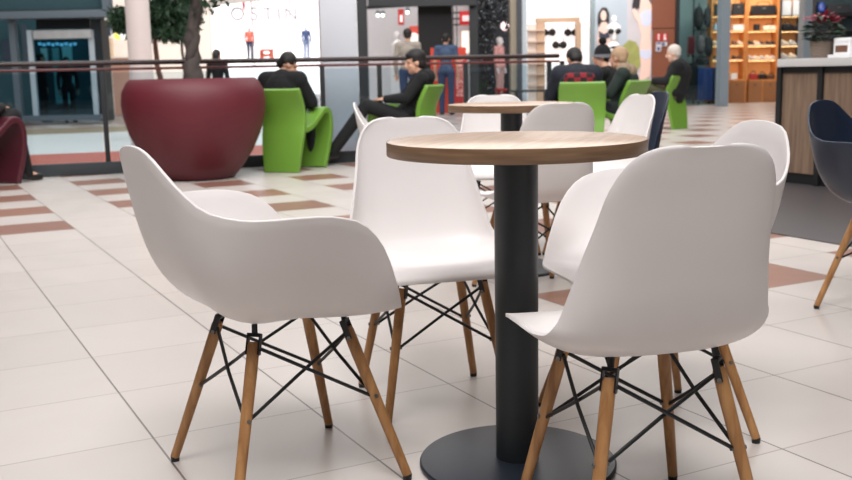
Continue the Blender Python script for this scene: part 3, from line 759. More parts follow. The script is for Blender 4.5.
prect('back_panel', RED, (431, 47.5, 466.5, 113.4), 22.95, .08, stand)
bn = prect('banner', REDB, (454, 56, 467, 112), 22.8, .05, stand)
tx = text_mesh('РАСПРОДАЖА', 'lettering', mat('pale pink letters', (240, 200, 190), .5, emit=.25), .15)
tx.transform(Matrix.Rotation(-pi/2, 4, 'Y'))
xs = [v.co.z for v in tx.vertices]; tx.transform(Matrix.Diagonal((1.1, 1, .80/(max(xs)-min(xs)), 1)))
link('lettering', tx, bn, at(461, 78, 22.77)-at(450, 105, 22.9))
ws = center_thing('wall_sign', 'red square sign with white writing above the promotion stand', 'sign', 465, 18, SY+1.6)
prect('panel', mat('bright red sign', (222, 52, 52), .5, emit=.3), (459.5, 11, 471, 25), SY+1.6, .06, ws)
prect('white_bars', mat('sign white', (255, 240, 238), .5, emit=.6), (462.5, 15.5, 470, 21), SY+1.55, .02, ws)
ws = center_thing('light_panel', 'tall white lit panel behind the promotion stand', 'light panel', 467, 41, SY+1.7); prect('diffuser', mat('warm lit panel', (255, 240, 226), .5, emit=1.0), (461.5, 31, 471, 53), SY+1.7, .06, ws); prect('frame', mat('salmon frame', (226, 150, 120), .5), (460.8, 30, 461.5, 54), SY+1.68, .06, ws)
rk = center_thing('shop_rack', 'dark metal rack beside the black column', 'rack', 456, 30, SY+1.2)
for y_ in (12, 18, 24): prect('shelf', DF, (452.5, y_, 460, y_+1), SY+1.2, .3, rk)
for x_ in (453, 456.5): prect('upright', DF, (x_, 6, x_+.8, 60), SY+1.2, .06, rk)
hs = center_thing('hanging_sign', 'narrow red hanging sign above the man in grey-beige', 'sign', 400.5, 17, SY+.6); prect('panel', mat('dark red sign', (196, 56, 54), .5, emit=.15), (398, 9, 404, 25), SY+.6, .05, hs)
prect('white_bars', mat('sign white', (255, 240, 238)), (400, 15, 402.5, 22), SY+.57, .02, hs)
rp = center_thing('round_top_poster', 'red poster with a white disc behind the man in grey-beige', 'poster', 414, 38, SY+1.5)
prect('sheet', mat('poster red', (226, 92, 78), .5, emit=.25), (409.5, 26, 419, 60), SY+1.5, .04, rp); MB().tube([(0, -.06, .0), (0, 0, .0)], .13, 24).build('disc', mat('poster white', (255, 246, 240), .5, emit=.6), rp)
bf = center_thing('display_bust', 'white display bust in the middle shop, left of the man in grey-beige', 'bust', 397.5, 62, SY+.4)
h_ = (62-32)*(SY+.4)/1010.7
MB().lathe([(0, h_), (.045, h_*.985), (.075, h_*.92), (.078, h_*.85), (.05, h_*.76), (.045, h_*.72), (.10, h_*.66), (.15, h_*.56), (.14, h_*.4), (.11, h_*.2), (.13, 0), (0, 0)], n=28).build('bust', MANW, bf)
MB().box((0, 0, -at(397.5, 62, SY+.4).z/2), (.34, .34, at(397.5, 62, SY+.4).z)).build('plinth', mat('white plinth', (230, 226, 226), .5), bf)
for i, (px, py) in enumerate(((378, 14.5), (382.8, 14.5), (407.5, 11.5), (400, 2), (456, 1))):
    o = center_thing('spotlight', 'small round ceiling spotlight in the middle shop with the dark frame', 'light', px, py, SY+.2, 'ceiling spotlights in the middle shop')
    MB().lathe([(.03, .10), (.05, .08), (.055, -.02), (.05, -.03), (0, -.03)], n=16).build('housing', GREYF, o)
    MB().ball((0, -.02, -.015), .044, 12, 8).build('bulb', mat('spot bulb', (255, 250, 240), emit=4), o)

# --- dark display window with hanging garlands and a mannequin
wall('wall_dark_display', 474, 512, SY+1.2, mat('dark display back', (30, 34, 40), .6, var=.4, scale=3))
for gx, y1 in ((481, 60), (486, 88), (490, 40), (494, 30), (500, 22), (504, 20), (508, 34)):
    o = center_thing('garland', 'dark leafy garland with tiny sparkles hanging in the dark display window', 'garland', gx, -8, SY+.3, 'garlands in the dark display window')
    g = MB(); L = (y1+8)*(SY+.3)/1010.7
    for i in range(int(90*L)): leaf(g, V((random.gauss(0, .05), random.gauss(0, .05), -random.uniform(0, L))), rv(), .12, .05, random.uniform(0, 3))
    g.build('leaves', mat('black foil leaf', (20, 24, 28), .35, var=.6), o, smooth=False)
    g = MB()
    for i in range(int(7*L)): g.ball((random.gauss(0, .06), -.08, -random.uniform(0, L)), .010, 6, 4)
    tag(g.build('sparkles', mat('sparkle', (190, 200, 210), emit=.5), o), kind='stuff')
shopman('mannequin in a pale pink outfit in the dark display window', 499.5, 100, 37, SY+.5, mat('pale pink cloth', (206, 150, 146), .8), mat('pale rose trousers', (196, 158, 152), .8), head=60)
o = center_thing('round_lamp', 'round pinkish white lamp in the dark display window', 'lamp', 505, 26, SY+.6)
MB().ball((0, 0, 0), .11, 20, 14).build('globe', mat('lamp globe', (255, 226, 226), emit=1.4), o); MB().tube([(0, 0, .1), (0, 0, 1.0)], .008, 6).build('cord', BLACKM, o)
o = center_thing('stool', 'small red stool at the foot of the dark display window', 'stool', 501, 106, SY+.2)
MB().lathe([(0, .42), (.15, .42), (.16, .40), (.15, .36), (0, .36)], n=24).build('seat', mat('red seat', (176, 40, 44), .5), o)
for k in range(3): MB().tube([(.08*cos(k*2.1), .08*sin(k*2.1), .36), (.15*cos(k*2.1), .15*sin(k*2.1), -.05)], .014, 8).build('leg', mat('red seat', (176, 40, 44)), o)
struct('pillar', pbox(MB(), 510.5, -60, 517, 112, SY-.8, .4), mat('beige pilaster', (166, 154, 136), .6), smooth=False)
struct('trim_13', pbox(MB(), 517, -60, 522, 112, SY-.9, .3), mat('charcoal mullion', (62, 66, 74), .5), smooth=False)
struct('trim_14', pbox(MB(), 522, -60, 527, 112, SY-.8, .2), mat('pale steel mullion', (196, 204, 210), .4), smooth=False)

# --- bright lingerie shop
wall('wall_bright_shop', 512, 594, SY+2.2, mat('glowing shop wall', (252, 246, 244), .8, emit=.72, var=.01))  # emission in the wall imitates a brightly lit interior
WB = mat('blond wood', (206, 170, 140), .6, var=.1)
fr = center_thing('display_stand', 'blond wooden display frame with slatted side in the bright shop', 'display frame', 556, 100, SY+1.4)
prect('top_beam', WB, (536, 17.5, 580, 22), SY+1.4, .2, fr); prect('upright', WB, (576, 22, 581, 104), SY+1.4, .2, fr)
prect('upright', WB, (537, 22, 545, 104), SY+1.4, .2, fr); prect('side_panel', mat('cream panel', (232, 216, 204), .6, emit=.15), (528, 24, 537, 104), SY+1.5, .1, fr)
for k in range(6): prect('shelf', mat('slat', (222, 196, 176), .6), (528, 30+k*11, 545, 31+k*11), SY+1.3, .3, fr)
BRA = mat('black lace', (20, 18, 22), .6)
for px, py, lab in ((548.5, 32.5, 'black bra at the upper left of the white display wall'), (571.5, 32.5, 'black bra at the upper right of the white display wall'), (559.5, 45, 'large black bra at the centre of the white display wall')):
    o = center_thing('bra', lab, 'bra', px, py, SY+1.9)
    for s in (-1, 1): MB().ball((s*.095, 0, 0), (.10, .05, .095), 14, 10).build('cup', BRA, o)
    for s in (-1, 1): MB().tube([(s*.11, -.02, .06), (s*.10, 0, .13), (s*.07, .02, .20)], .008, 6).build('strap', BRA, o)
    MB().tube([(-.16, .02, -.03), (0, -.01, -.05), (.16, .02, -.03)], .014, 6).build('band', BRA, o)
o = center_thing('display_bench', 'long low black bench in front of the bright shop window', 'bench', 530, 108, SY-1.6)
prect('bench_top', FRAMEK, (512, 90, 550, 92), SY-1.8, .4, o)
for x_ in (516, 545): prect('leg', FRAMEK, (x_, 92, x_+1.6, 112), SY-1.7, .3, o)
struct('trim_15', pbox(MB(), 591, -60, 595, 112, SY-.8, .2), mat('grey mullion', (120, 132, 136), .4), smooth=False)
# posters
def flat(parent, name, m, pts, Y, th=.012):
    off = Vector(parent.matrix_basis.translation); mb = MB()
    mb.prism([at(x, y, Y)-off for x, y in pts], (0, th, 0)); return mb.build(name, m, parent, smooth=False)
def oval(cx, cy, rx, ry, n=22, a=0): return [(cx+rx*cos(2*pi*k/n)*cos(a)-ry*sin(2*pi*k/n)*sin(a), cy+rx*cos(2*pi*k/n)*sin(a)+ry*sin(2*pi*k/n)*cos(a)) for k in range(n)]
PSK = mat('printed skin', (224, 190, 176), .6, emit=.22); PHR = mat('printed dark hair', (40, 34, 36), .6); PGR = mat('printed greenery', (150, 150, 84), .6, var=.4, scale=6, emit=.12)
PBG = mat('printed grey blue', (168, 176, 184), .6, var=.15, scale=1.5, emit=.2); PBG2 = mat('printed pale grey', (188, 180, 182), .6, var=.2, scale=1.5, emit=.2); PLV = mat('printed lavender garment', (196, 198, 216), .6, emit=.2); PDK = mat('printed dark garment', (52, 54, 72), .6)
po = center_thing('poster', 'tall poster of a dark-haired woman, right of the grey mullion', 'poster', 611, 60, SY)
Y0 = SY-.02
prect('sheet', PBG, (595, -40, 627, 112), SY, .03, po)
flat(po, 'printed_hair', PHR, [(600, 10), (603, 7), (607, 8), (609.5, 14), (609, 26), (605, 30), (599, 30), (597.5, 22), (598, 14)], Y0-.01)
flat(po, 'printed_body', PSK, [(602, 22), (606, 22), (611, 27), (613, 40), (612, 56), (616, 76), (602, 78), (600, 56), (597, 40), (598.5, 28)], Y0-.02)
flat(po, 'printed_face', PSK, oval(603.6, 15.5, 2.9, 5.2), Y0-.03)
flat(po, 'printed_garment', PDK, [(599, 31), (604, 34), (610, 31), (610.5, 37), (604.5, 40), (599, 37)], Y0-.03)
po = center_thing('poster', 'tall poster of a woman in a pale bikini beside plants, left of the brown panel', 'poster', 639, 60, SY)
prect('sheet', PBG2, (627, -40, 652, 112), SY, .03, po)
flat(po, 'printed_plants', PGR, [(622.5, 46), (629, 40), (636, 42), (641, 52), (640, 66), (634, 76), (627.2, 80), (627.2, 60)], Y0-.01)
flat(po, 'printed_hair', PHR, [(634, -4), (640, -8), (650, -8), (651.5, 6), (648, 14), (638, 8), (634, 14), (632, 6)], Y0-.012)
flat(po, 'printed_body', PSK, [(641, -4), (647, -4), (652, 6), (652, 24), (650, 34), (651.5, 52), (650, 76), (638, 84), (641, 66), (639.5, 50), (641.5, 36), (638, 22), (635, 18), (632, 10), (635, 8), (639, 14)], Y0-.022)
flat(po, 'printed_top', PLV, [(640, 14), (645, 10), (651, 10), (652, 22), (648, 27), (642, 25)], Y0-.032)
flat(po, 'printed_briefs', PLV, [(639.7, 50), (651.4, 50), (651, 57), (645, 60), (640, 56)], Y0-.032)
# torso form in front of the poster
o = center_thing('torso_form', 'white torso form wearing black bra and briefs, before the dark-haired woman poster', 'mannequin', 613, 112, SY-1.2)
k_ = (SY-1.2)/1010.7; top = (112-22)*k_
tb_ = MB(); zz = lambda y: (112-y)*k_
tb_.capsule((0, 0, zz(30)), (0, 0, zz(40)), .12, .09); tb_.ball((0, 0, zz(31)), (.17, .10, .12)); tb_.ball((0, 0, zz(50)), (.155, .11, .16)); tb_.capsule((-.05, 0, zz(50)), (-.07, 0, zz(62)), .085, .06); tb_.capsule((.05, 0, zz(50)), (.07, 0, zz(62)), .085, .06); tb_.capsule((0, 0, zz(28)), (0, 0, zz(23)), .05, .045); tb_.ball((0, 0, zz(22)), (.07, .08, .09))
link('torso', bake(tb_, 'torso', .014, 4, (MANW,)), o)
for s in (-1, 1): MB().ball((s*.075, -.075, zz(33.5)), (.075, .06, .065), 14, 10).build('bra_cup', BRA, o)
MB().ball((.02, -.02, zz(49)), (.15, .11, .05), 16, 10).build('briefs', BRA, o)
MB().tube([(0, 0, 0), (0, 0, zz(62))], .02, 8).lathe([(0, 0), (.16, 0), (.16, .02), (0, .025)], n=24).build('pole_stand', STEEL, o)

# --- brown panel with small pictogram plates
struct('wall_brown', pbox(MB(), 652.6, 28.6, 676, 112, SY-.1, .3).bm and pbox(pbox(MB(), 652.6, 28.8, 676, 112, SY-.1, .3), 652.6, -60, 676, 28.0, SY-.1, .3), mat('rust brown panel', (128, 72, 48), .5, var=.06), smooth=False)
o = center_thing('pictogram_plate', 'pair of red pictogram plates on the brown panel', 'sign', 662, 37.5, SY-.12)
for x0, x1 in ((656, 661.3), (662, 667.6)):
    p_ = prect('plate', mat('red plate', (186, 52, 48), .5), (x0, 33.5, x1, 41), SY-.14, .02, o, smooth=False)
    c_ = (x0+x1)/2
    off = at(662, 37.5, SY-.12)
    MB().prism([at(x, y, SY-.15)-off for x, y in ((c_-.7, 36.2), (c_+.7, 36.2), (c_+(1.6 if x0 > 660 else .5), 40), (c_-(1.2 if x0 > 660 else .5), 40))], (0, .008, 0)).build('pictogram', mat('plate white', (240, 226, 222), .5), p_, smooth=False)
    MB().tube([at(c_, 35, SY-.155)-off, at(c_, 35, SY-.145)-off], .022, 12).build('pictogram', mat('plate white', (240, 226, 222), .5), p_)
o = center_thing('notice_plate', 'small blue and white notice plates below the red ones on the brown panel', 'sign', 661, 46, SY-.12)
BLP = mat('blue plate', (84, 92, 136), .5); WHP = mat('white plate', (214, 208, 210), .5)
p_ = prect('plate', WHP, (656, 42, 661.2, 51.5), SY-.14, .02, o, smooth=False); prect('symbol', BLP, (657, 47, 660, 50.5), SY-.155, .01, o, smooth=False); prect('symbol', BLP, (656.4, 42.6, 660.6, 44), SY-.155, .01, o, smooth=False)
prect('plate', WHP, (661.8, 42, 667, 46), SY-.14, .02, o, smooth=False); prect('symbol', BLP, (662.2, 42.6, 665, 45.2), SY-.155, .01, o, smooth=False)
struct('trim_16', pbox(MB(), 676, -60, 679.5, 112, SY-.2, .3), mat('black frame', (20, 24, 28), .5), smooth=False)
# ------------------------------------------------------------------ bag and shoe shop at right
BY = 25.6
wall('wall_bag_shop', 677, 1000, BY+.6, mat('teal grey wall', (128, 146, 150), .6, var=.05, emit=.05))
struct('window_1', pbox(MB(), 679.5, -60, 722, 108, SY-.2, .02), glass('shop glass', (222, 236, 236), .03), smooth=False)
struct('trim_17', pbox(MB(), 721.5, -60, 730.5, 109, SY-.9, .35), mat('blue grey post', (124, 136, 144), .45, metal=.1), smooth=False)
struct('trim_18', pbox(MB(), 804, -60, 812, 109, SY-.9, .35), mat('blue grey post', (124, 136, 144)), smooth=False)
struct('baseboard_far', pbox(MB(), 679.5, 104.5, 1000, 107.5, SY-.2, .3), mat('dark plinth', (62, 56, 54), .6), smooth=False)
def bz(px, py, Y=BY): return at(px, py, Y)
STRIP = mat('added warm strip', (255, 206, 140), emit=5)  # glowing strips added under the shelves to warm them
def unit(label, x0, x1, shelves, base, bodym=WOODO, back=None, strip=True):
    u = center_thing('display_shelving', label, 'shelving', (x0+x1)/2, 105, BY)
    prect('back_panel', back or mat('glowing back panel', (226, 160, 96), .6, var=.08, emit=.16), (x0, -40, x1, 105), BY+.42, .05, u, smooth=False)  # default back panel glows slightly in place of shelf lighting
    for x in (x0, x1): prect('upright', bodym, (x-.8, -40, x+.8, 105), BY, .45, u, smooth=False)
    for y in shelves:
        s = prect('shelf', bodym, (x0+.8, y, x1-.8, y+1.1), BY+.02, .40, u, smooth=False)
        if strip: prect('added_strip', STRIP, (x0+1.5, y+1.15, x1-1.5, y+1.55), BY+.12, .05, s, smooth=False)
    if base:
        b = prect('drawer_base', bodym, (x0+.8, base, x1-.8, 105), BY-.02, .45, u, smooth=False)
        w = (x1-x0)/2
        for k in range(2):
            d = prect('drawer', mat('drawer front', (140, 92, 56), .5), (x0+1.2+k*w, base+1.5, x0-.8+(k+1)*w, 103), BY-.06, .03, b, smooth=False)
            p0 = at(x0+w*(k+.5), base+5, BY-.08)-Vector(u.location)
            MB().ball(p0, .018, 10, 6).build('knob', BLACKM, d)
    return u
unit('wooden lit shelving behind the blue grey post in the bag shop', 712, 745.5, (15.5, 30.5, 45, 59.5), 79.5)
unit('wooden lit shelving right of the blue grey post in the bag shop', 747.5, 778, (15.5, 30.5, 45, 59.5), 79.5)
unit('dark narrow shelving with boards and shoes behind the counter end', 780.5, 803, (15.5, 30.5, 45, 58), None, mat('dark shelf', (40, 36, 36), .5), mat('amber back panel', (190, 132, 80), .6, emit=.10))  # amber back panel carries a faint painted-in glow too
def item(fn, name, label, cat, px, py, w, h, m, group=None, d=.16, Y=None):
    """a thing standing with its base at pixel py, about w x h pixels"""
    Y = Y or BY+.14; k = Y/1010.7; o = center_thing(name, label, cat, px, py, Y, group or {'bag': 'bags in the bag shop', 'box': 'shoe boxes in the bag shop', 'shoe': 'shoes on the narrow shelving', 'board': 'display boards on the narrow shelving'}.get(cat)); fn(o, w*k, h*k, d, m); return o
HW = mat('bag handle', (26, 22, 22), .5)
def handbag(o, w, h, d, m):
    hb = h*.72; mb = MB()
    mb.prism([(-w*.5, -d/2, 0), (w*.5, -d/2, 0), (w*.43, -d/2, hb), (-w*.43, -d/2, hb)], (0, d, 0)); b = mb.build('bag_body', m, o)
    bv = b.modifiers.new('b', 'BEVEL'); bv.width = .018; bv.segments = 2
    MB().tube([(-w*.26, 0, hb*.95), (-w*.22, 0, h*.92), (0, 0, h), (w*.22, 0, h*.92), (w*.26, 0, hb*.95)], .010, 8).build('handle', HW, o)
    MB().box((0, -d/2-.004, hb*.7), (w*.14, .012, hb*.14), None, .003).build('clasp', STEEL, o)
def shoe(o, w, h, d, m):
    rows = []
    for i in range(9):
        t = i/8; x = -w/2+w*t; ww = .042*(1-.9*abs(t-.45)**2.2)*(.35 if i in (0, 8) else 1); top = h*(1.0-.62*t) if t > .25 else h*(.9+.1*t)
        rows.append([V((x, ww*cos(a), max(0, top*(.5+.5*sin(a))))) for a in [2*pi*k/12 for k in range(12)]])
    MB().grid(rows, close=True).poly(rows[0]).poly(rows[-1]).build('upper', m, o); MB().prism([(-w/2, -.036, -.004), (w/2, -.03, -.004), (w/2, .03, -.004), (-w/2, .036, -.004)], (0, 0, .018)).build('sole', mat('pale sole', (226, 218, 206), .6), o)
def boxy(o, w, h, d, m):
    MB().box((0, 0, h/2-.01), (w, d, h-.02), None, .004).build('carton', m, o); MB().box((0, 0, h*.86), (w*1.03, d*1.05, h*.26), None, .004).build('lid', m, o)
def board(o, w, h, d, m):
    MB().box((0, 0, h/2), (w, .02, h), None, .003).build('sheet', m, o); MB().box((0, .05, h*.3), (w*.2, .10, h*.5)).build('prop', HW, o)
def suitcase(o, w, h, d, m):
    MB().box((0, 0, h*.5+.03), (w, d, h*.86), None, .03).build('case', m, o)
    for k in range(3): MB().box((-w*.28+k*w*.28, -d/2-.006, h*.5+.03), (w*.06, .014, h*.74), None, .004).build('rib', m, o)
    for s in (-1, 1): MB().tube([(s*w*.34, -.02, .03), (s*w*.34, .02, .03)], .03, 10).build('wheel', BLACKM, o)
    MB().tube([(-w*.18, 0, h*.93), (-w*.18, 0, h*1.04), (w*.18, 0, h*1.04), (w*.18, 0, h*.93)], .010, 8).build('handle', STEEL, o)
def backpack(o, w, h, d, m):
    MB().ball((0, 0, h*.42), (w*.46, d*.6, h*.42), 18, 12).build('pack_body', m, o); MB().ball((0, -d*.5, h*.28), (w*.34, d*.32, h*.2), 14, 10).build('front_pocket', m, o)
    MB().tube([(-w*.1, 0, h*.82), (0, 0, h*.97), (w*.1, 0, h*.82)], .012, 8).build('loop', HW, o)
    for s in (-1, 1): MB().tube([(s*w*.2, d*.5, h*.8), (s*w*.34, d*.9, h*.5), (s*w*.25, d*.5, h*.12)], .015, 8).build('strap', HW, o)
BK = mat('black leather bag', (22, 21, 24), .4, var=.2); BKT = mat('black textile bag', (28, 29, 34), .8, var=.3)
SILV = mat('silver grey leather', (190, 186, 180), .4); CRM = mat('cream leather', (226, 208, 184), .5); BRN = mat('brown leather', (92, 58, 40), .45); REDL = mat('red leather', (160, 44, 44), .45)
G1 = 'shoes on the shelving behind the post'; G2 = 'shoes on the shelving right of the post'
GB='bags in the bag shop'
item(handbag, 'handbag', 'wide black handbag on the top shelf right of the post', 'bag', 763, 15.5, 26, 13.5, BK)
item(handbag, 'handbag', 'black handbag on the top shelf left of the post', 'bag', 716.5, 15.5, 9, 15, BKT)
item(handbag, 'handbag', 'black handbag on the top shelf just right of the post', 'bag', 737.5, 15.5, 12, 16, BKT)
item(boxy, 'shoe_box', 'white and blue box on the second shelf left of the post', 'box', 717.5, 30.5, 8, 6.5, mat('pale blue carton', (150, 176, 206), .6))
item(boxy, 'shoe_box', 'white flat box on the second shelf just right of the post', 'box', 738, 30.5, 11, 5.5, mat('white carton', (222, 222, 222), .6))
item(boxy, 'shoe_box', 'small black upright box on the second shelf of the right unit', 'box', 756.5, 30.5, 4.5, 6, BKT)
item(handbag, 'handbag', 'cream handbag lying on the second shelf of the right unit', 'bag', 769, 30.5, 13, 6.5, CRM)
for py, cols, xs, g, lab in ((45, (CRM, BRN), (716.5, 735, 741), G1, 'upper'), (59.5, (BRN, BK), (716.5, 735, 741), G1, 'lower'), (45, (BK, CRM, BRN, BK), (751.5, 757, 763, 769, 774), G2, 'upper'), (59.5, (SILV, CRM), (751.5, 757, 763, 769, 774), G2, 'lower')):
    side = 'behind the post' if g == G1 else 'right of the post'
    for i, x_ in enumerate(xs):
        c_ = cols[i % len(cols)]
        item(shoe, 'shoe', '%s shoe on the %s shoe shelf of the lit unit %s' % ({CRM: 'cream', BRN: 'brown', BK: 'black', SILV: 'silver grey'}[c_], lab, side), 'shoe', x_, py, 6.8, 4.6, c_, g)
item(handbag, 'handbag', 'red handbag on the lowest shelf of the right unit', 'bag', 753, 79.5, 8, 8, REDL)
item(handbag, 'handbag', 'dark handbag on the lowest shelf of the right unit, beside the red one', 'bag', 762, 79.5, 8, 7.5, BK)
item(handbag, 'handbag', 'brown handbag at right end of the lowest shelf of the right unit', 'bag', 771, 79.5, 8, 6.5, BRN)
item(boxy, 'shoe_box', 'small white box on the lowest shelf just right of the post', 'box', 733, 79.5, 6, 6, mat('white carton', (222, 222, 222)))
item(board, 'display_board', 'pale grey display board on the narrow shelving, left one of two', 'board', 786, 15.2, 9.5, 14, mat('grey board', (190, 194, 196), .6))
item(board, 'display_board', 'pale grey display board on the narrow shelving, right one of two', 'board', 797.5, 15.2, 9.5, 14.5, mat('grey board', (190, 194, 196)))
item(handbag, 'handbag', 'black handbag on the second shelf of the narrow shelving', 'bag', 787, 30.5, 10, 9, BK)
item(handbag, 'handbag', 'smaller black handbag at right on the second shelf of the narrow shelving', 'bag', 797, 30.5, 8, 7, BK)
for i, (x_, py, c_, t_) in enumerate(((785, 45, CRM, 'cream shoe at left on the third'), (793, 45, SILV, 'silver grey shoe at right on the third'), (785, 58, SILV, 'silver grey shoe at left on the lowest'), (793, 58, CRM, 'cream shoe at right on the lowest'))):
    item(shoe, 'shoe', t_+' shelf of the narrow shelving', 'shoe', x_, py, 7.5, 5.5, c_)
# luggage and bags standing or hanging at the left of the shop
BLS = mat('blue shell', (40, 62, 128), .4, var=.1); BLD = mat('dark blue shell', (34, 42, 82), .4)
fy = lambda Y: .0
def stand_on_floor(fn, name, label, cat, px, w, h, m, Y, d=.26):
    o = thing(name, label, cat, (at(px, 100, Y).x, Y, 0), 0, 'suitcases in the bag shop'); fn(o, w*Y/1010.7, h*Y/1010.7, d, m); return o
stand_on_floor(suitcase, 'suitcase', 'large blue suitcase on the floor at left in the bag shop', 'suitcase', 703.5, 15, 37, BLS, BY-.35)
stand_on_floor(suitcase, 'suitcase', 'dark blue suitcase right of the large blue one in the bag shop', 'suitcase', 716.5, 9, 37, BLD, BY-.3)
stand_on_floor(suitcase, 'suitcase', 'black suitcase left of the large blue one in the bag shop', 'suitcase', 689, 13, 42, BKT, BY-.3)
rackh = thing('bag_rack', 'dark metal hanging rack above the blue suitcases', 'rack', (at(704, 60, BY+.3).x, BY+.3, 0))
for px in (694, 710): MB().tube([at(px, 60, BY+.3)*1-Vector(rackh.location)+V((0, 0, -at(px, 60, BY+.3).z)), at(px, -30, BY+.3)-Vector(rackh.location)], .018, 8).build('upright', BLACKM, rackh)
for py in (-4, 30, 57): MB().tube([at(694, py, BY+.3)-Vector(rackh.location), at(710, py, BY+.3)-Vector(rackh.location)], .013, 8).build('rail', BLACKM, rackh)
item(backpack, 'backpack', 'black backpack hanging topmost at left of the bag shop', 'bag', 698.5, 30, 10, 27, BKT, Y=BY)
item(backpack, 'backpack', 'grey and black backpack hanging at centre above the blue suitcase', 'bag', 700.5, 55, 9, 23, mat('grey textile bag', (92, 88, 94), .8, var=.4), Y=BY)
item(backpack, 'backpack', 'black backpack hanging at right above the dark blue suitcase', 'bag', 708.5, 57, 9, 24, BKT, Y=BY)
item(backpack, 'backpack', 'small black bag hanging at top beside the wooden shelving', 'bag', 707.5, 28, 7, 24, BKT, Y=BY+.05)
item(suitcase, 'suitcase', 'small dark red upright case hung at the far left of the bag shop', 'suitcase', 690.5, 57, 6.5, 20, mat('dark red shell', (112, 36, 46), .45), Y=BY-.25)
item(handbag, 'handbag', 'black bag on top of the blue suitcase in the bag shop', 'bag', 702, 65, 14, 9, BKT, Y=BY-.3)
# darker wall of bags behind the counter
unit('dark shelving with large bags at the right edge, behind the potted red flower', 813.5, 900, (14, 30, 46), None, mat('dark shelf', (40, 36, 36)), mat('dark teal back', (44, 62, 66), .6, var=.3, scale=2), False)
item(handbag, 'handbag', 'big black travel bag on the top shelf above the potted red flower', 'bag', 838, 14, 24, 13, BKT)
item(backpack, 'backpack', 'blue backpack on the upper shelf left of the big black travel bag', 'bag', 821, 14, 9, 14, BLS)
item(handbag, 'handbag', 'black bag on the middle shelf behind the potted red flower', 'bag', 836, 30, 14, 11, BK)

# ------------------------------------------------------------------ counter with plant
CG = GA; tdir = V((sin(GA), -cos(GA), 0)); ndir = V((cos(GA), sin(GA), 0))
CO = fl(778, 182); CO = V((2.842, 8.18, 0))
ctr = thing('counter', 'wood-panelled counter with black posts and a white top at the right', 'counter', CO, atan2(tdir.y, tdir.x))
# local frame: x along the front face towards the camera, y to the back (ndir is +y)
WP = wood('grey brown plank', (104, 84, 70), (136, 112, 92), .55, (26, 6, 1.6), 3)
L_, D_ = 3.3, .62; KP = mat('black counter frame', (24, 26, 28), .5)
MB().box((L_/2+.02, D_/2, .955), (L_, D_+.08, .062), None, .006).build('counter_top', mat('pale stone top', (196, 194, 192), .35, var=.05, scale=8), ctr)
MB().box((L_/2, D_/2, .05), (L_, D_-.06, .10)).build('plinth', KP, ctr, smooth=False)
MB().box((L_/2, .03, .90), (L_, .05, .05)).build('rail', KP, ctr, smooth=False)
MB().box((.012, D_/2, .50), (.03, D_-.04, .80)).build('end_panel', WP, ctr, smooth=False)
for k in range(9):
    MB().box((.015+k*.405, .015, .46), (.045, .05, .92)).build('post', KP, ctr, smooth=False)
    if k < 8: MB().box((.015+k*.405+.2025, .03, .49), (.36, .03, .80)).build('front_panel', WP, ctr, smooth=False)
TOPZ = .986
def onctr(k, ins): return CO+tdir*k+ndir*ins+V((0, 0, TOPZ))
pb = onctr(.27, .17)
pt = thing('potted_flower', 'red poinsettia in a woven basket on the counter end', 'plant', pb)
def wicker():
    m = bpy.data.materials.new('woven wicker'); m.use_nodes = True; nt = m.node_tree; b = nt.nodes['Principled BSDF']
    w = nt.nodes.new('ShaderNodeTexChecker'); tc = nt.nodes.new('ShaderNodeTexCoord'); w.inputs['Scale'].default_value = 90
    w.inputs['Color1'].default_value = (*lin((136, 120, 108)), 1); w.inputs['Color2'].default_value = (*lin((104, 90, 80)), 1)
    nt.links.new(tc.outputs['Object'], w.inputs['Vector']); nt.links.new(w.outputs['Color'], b.inputs['Base Color']); b.inputs['Roughness'].default_value = .9; return m
MB().lathe([(0, 0), (.074, 0), (.08, .02), (.089, .12), (.093, .128), (.086, .128), (.078, .11), (0, .105)], n=36).build('basket', wicker(), pt)
def leaves(n, cz, rx, rz, L, w, m, name, up):
    g = MB()
    for i in range(n):
        r = rv(); p_ = V((r.x*rx, r.y*rx, cz+r.z*rz)); leaf(g, p_, V((r.x, r.y, up)), random.uniform(L*.7, L*1.2), w, random.uniform(-.5, .5))
    return g.build(name, m, pt, smooth=False)
leaves(230, .205, .095, .085, .075, .042, mat('poinsettia leaf', (38, 62, 44), .5, var=.4), 'foliage', .1)
leaves(64, .295, .10, .035, .065, .032, mat('poinsettia bract', (160, 34, 60), .5, var=.25), 'bracts', .3)
bx_ = onctr(.46, .22)
wb = thing('serving_box', 'white lidded box with a brown window beside the red flower on the counter', 'box', bx_, atan2(tdir.y, tdir.x))
MB().box((0, 0, .012), (.20, .17, .024), None, .004).build('tray', mat('white tray', (226, 226, 228), .4), wb)
MB().box((.01, 0, .07), (.15, .13, .092), None, .006).build('carton', mat('white box', (232, 232, 234), .4), wb)
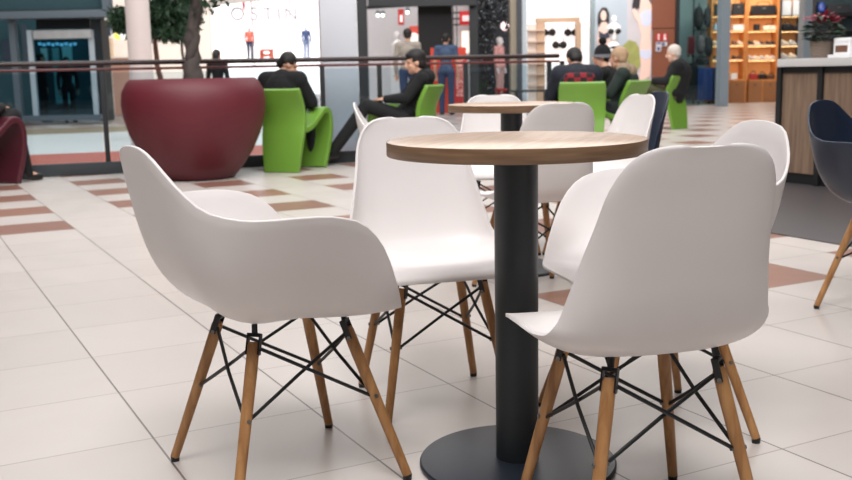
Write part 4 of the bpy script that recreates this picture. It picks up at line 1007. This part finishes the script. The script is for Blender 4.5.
MB().box((.01, -.066, .066), (.11, .004, .05)).build('window', mat('brown window', (110, 78, 62), .5), wb, smooth=False)
MB().box((.01, 0, .132), (.155, .135, .034), None, .012).build('lid', mat('white box', (232, 232, 234)), wb)

# ------------------------------------------------------------------ light
w = bpy.data.worlds.new('mall air'); SC.world = w; w.use_nodes = True; nt = w.node_tree; bg = nt.nodes['Background']
tc = nt.nodes.new('ShaderNodeTexCoord'); sp = nt.nodes.new('ShaderNodeSeparateXYZ'); nt.links.new(tc.outputs['Generated'], sp.inputs[0])
mr = nt.nodes.new('ShaderNodeMapRange'); mr.inputs[1].default_value = .3; mr.inputs[2].default_value = 1.0; mr.inputs[3].default_value = .015; mr.inputs[4].default_value = .35
nt.links.new(sp.outputs[2], mr.inputs[0]); nt.links.new(mr.outputs[0], bg.inputs[1]); bg.inputs[0].default_value = (*lin((232, 228, 234)), 1)
area('overhead_light', (.2, 3.4, 6.0), (.2, 3.6, 0), 6, 4, 70, (1, .975, .96))  # broad area light straight above the tables
area('key_light', (-.4, -.3, 6.2), (.2, 2.6, .5), 4, 2.5, 415, (1, .975, .97))  # unseen lamp added above the camera to brighten chairs facing it
area('hall_wash', (0, 5.5, 6.5), (0, 15, .8), 12, 3, 950, (1, .98, .97))  # added unseen lamp, brightens the pillar, planter, people and lift
area('hall_light', (0, 17, 7), (0, 17, 0), 18, 12, 1500, (1, .975, .95))
for px in (700, 740, 765, 792, 835): area('shelf_light', at(px, -25, BY-1.0), at(px, 60, BY+.3), 1.0, .5, 16, (1, .82, .6) if px in (740, 765) else (1, .95, .9))
area('window_fill', at(275, -90, 41), at(275, 50, 46), 8, 1, 500)  # added lamp that brightens the mannequins in the shop window
area('display_light', at(545, -30, SY-.5), at(545, 70, SY+2), 2, .6, 25)
area('poster_light', at(622, -30, SY-2), at(622, 50, SY), 2, .6, 30)
area('shop_light', at(410, -30, SY-1), at(410, 60, SY+2), 2.4, .6, 30)
SC.view_settings.view_transform = 'Standard'; SC.view_settings.look = 'None'
SC.view_settings.exposure = 0.0
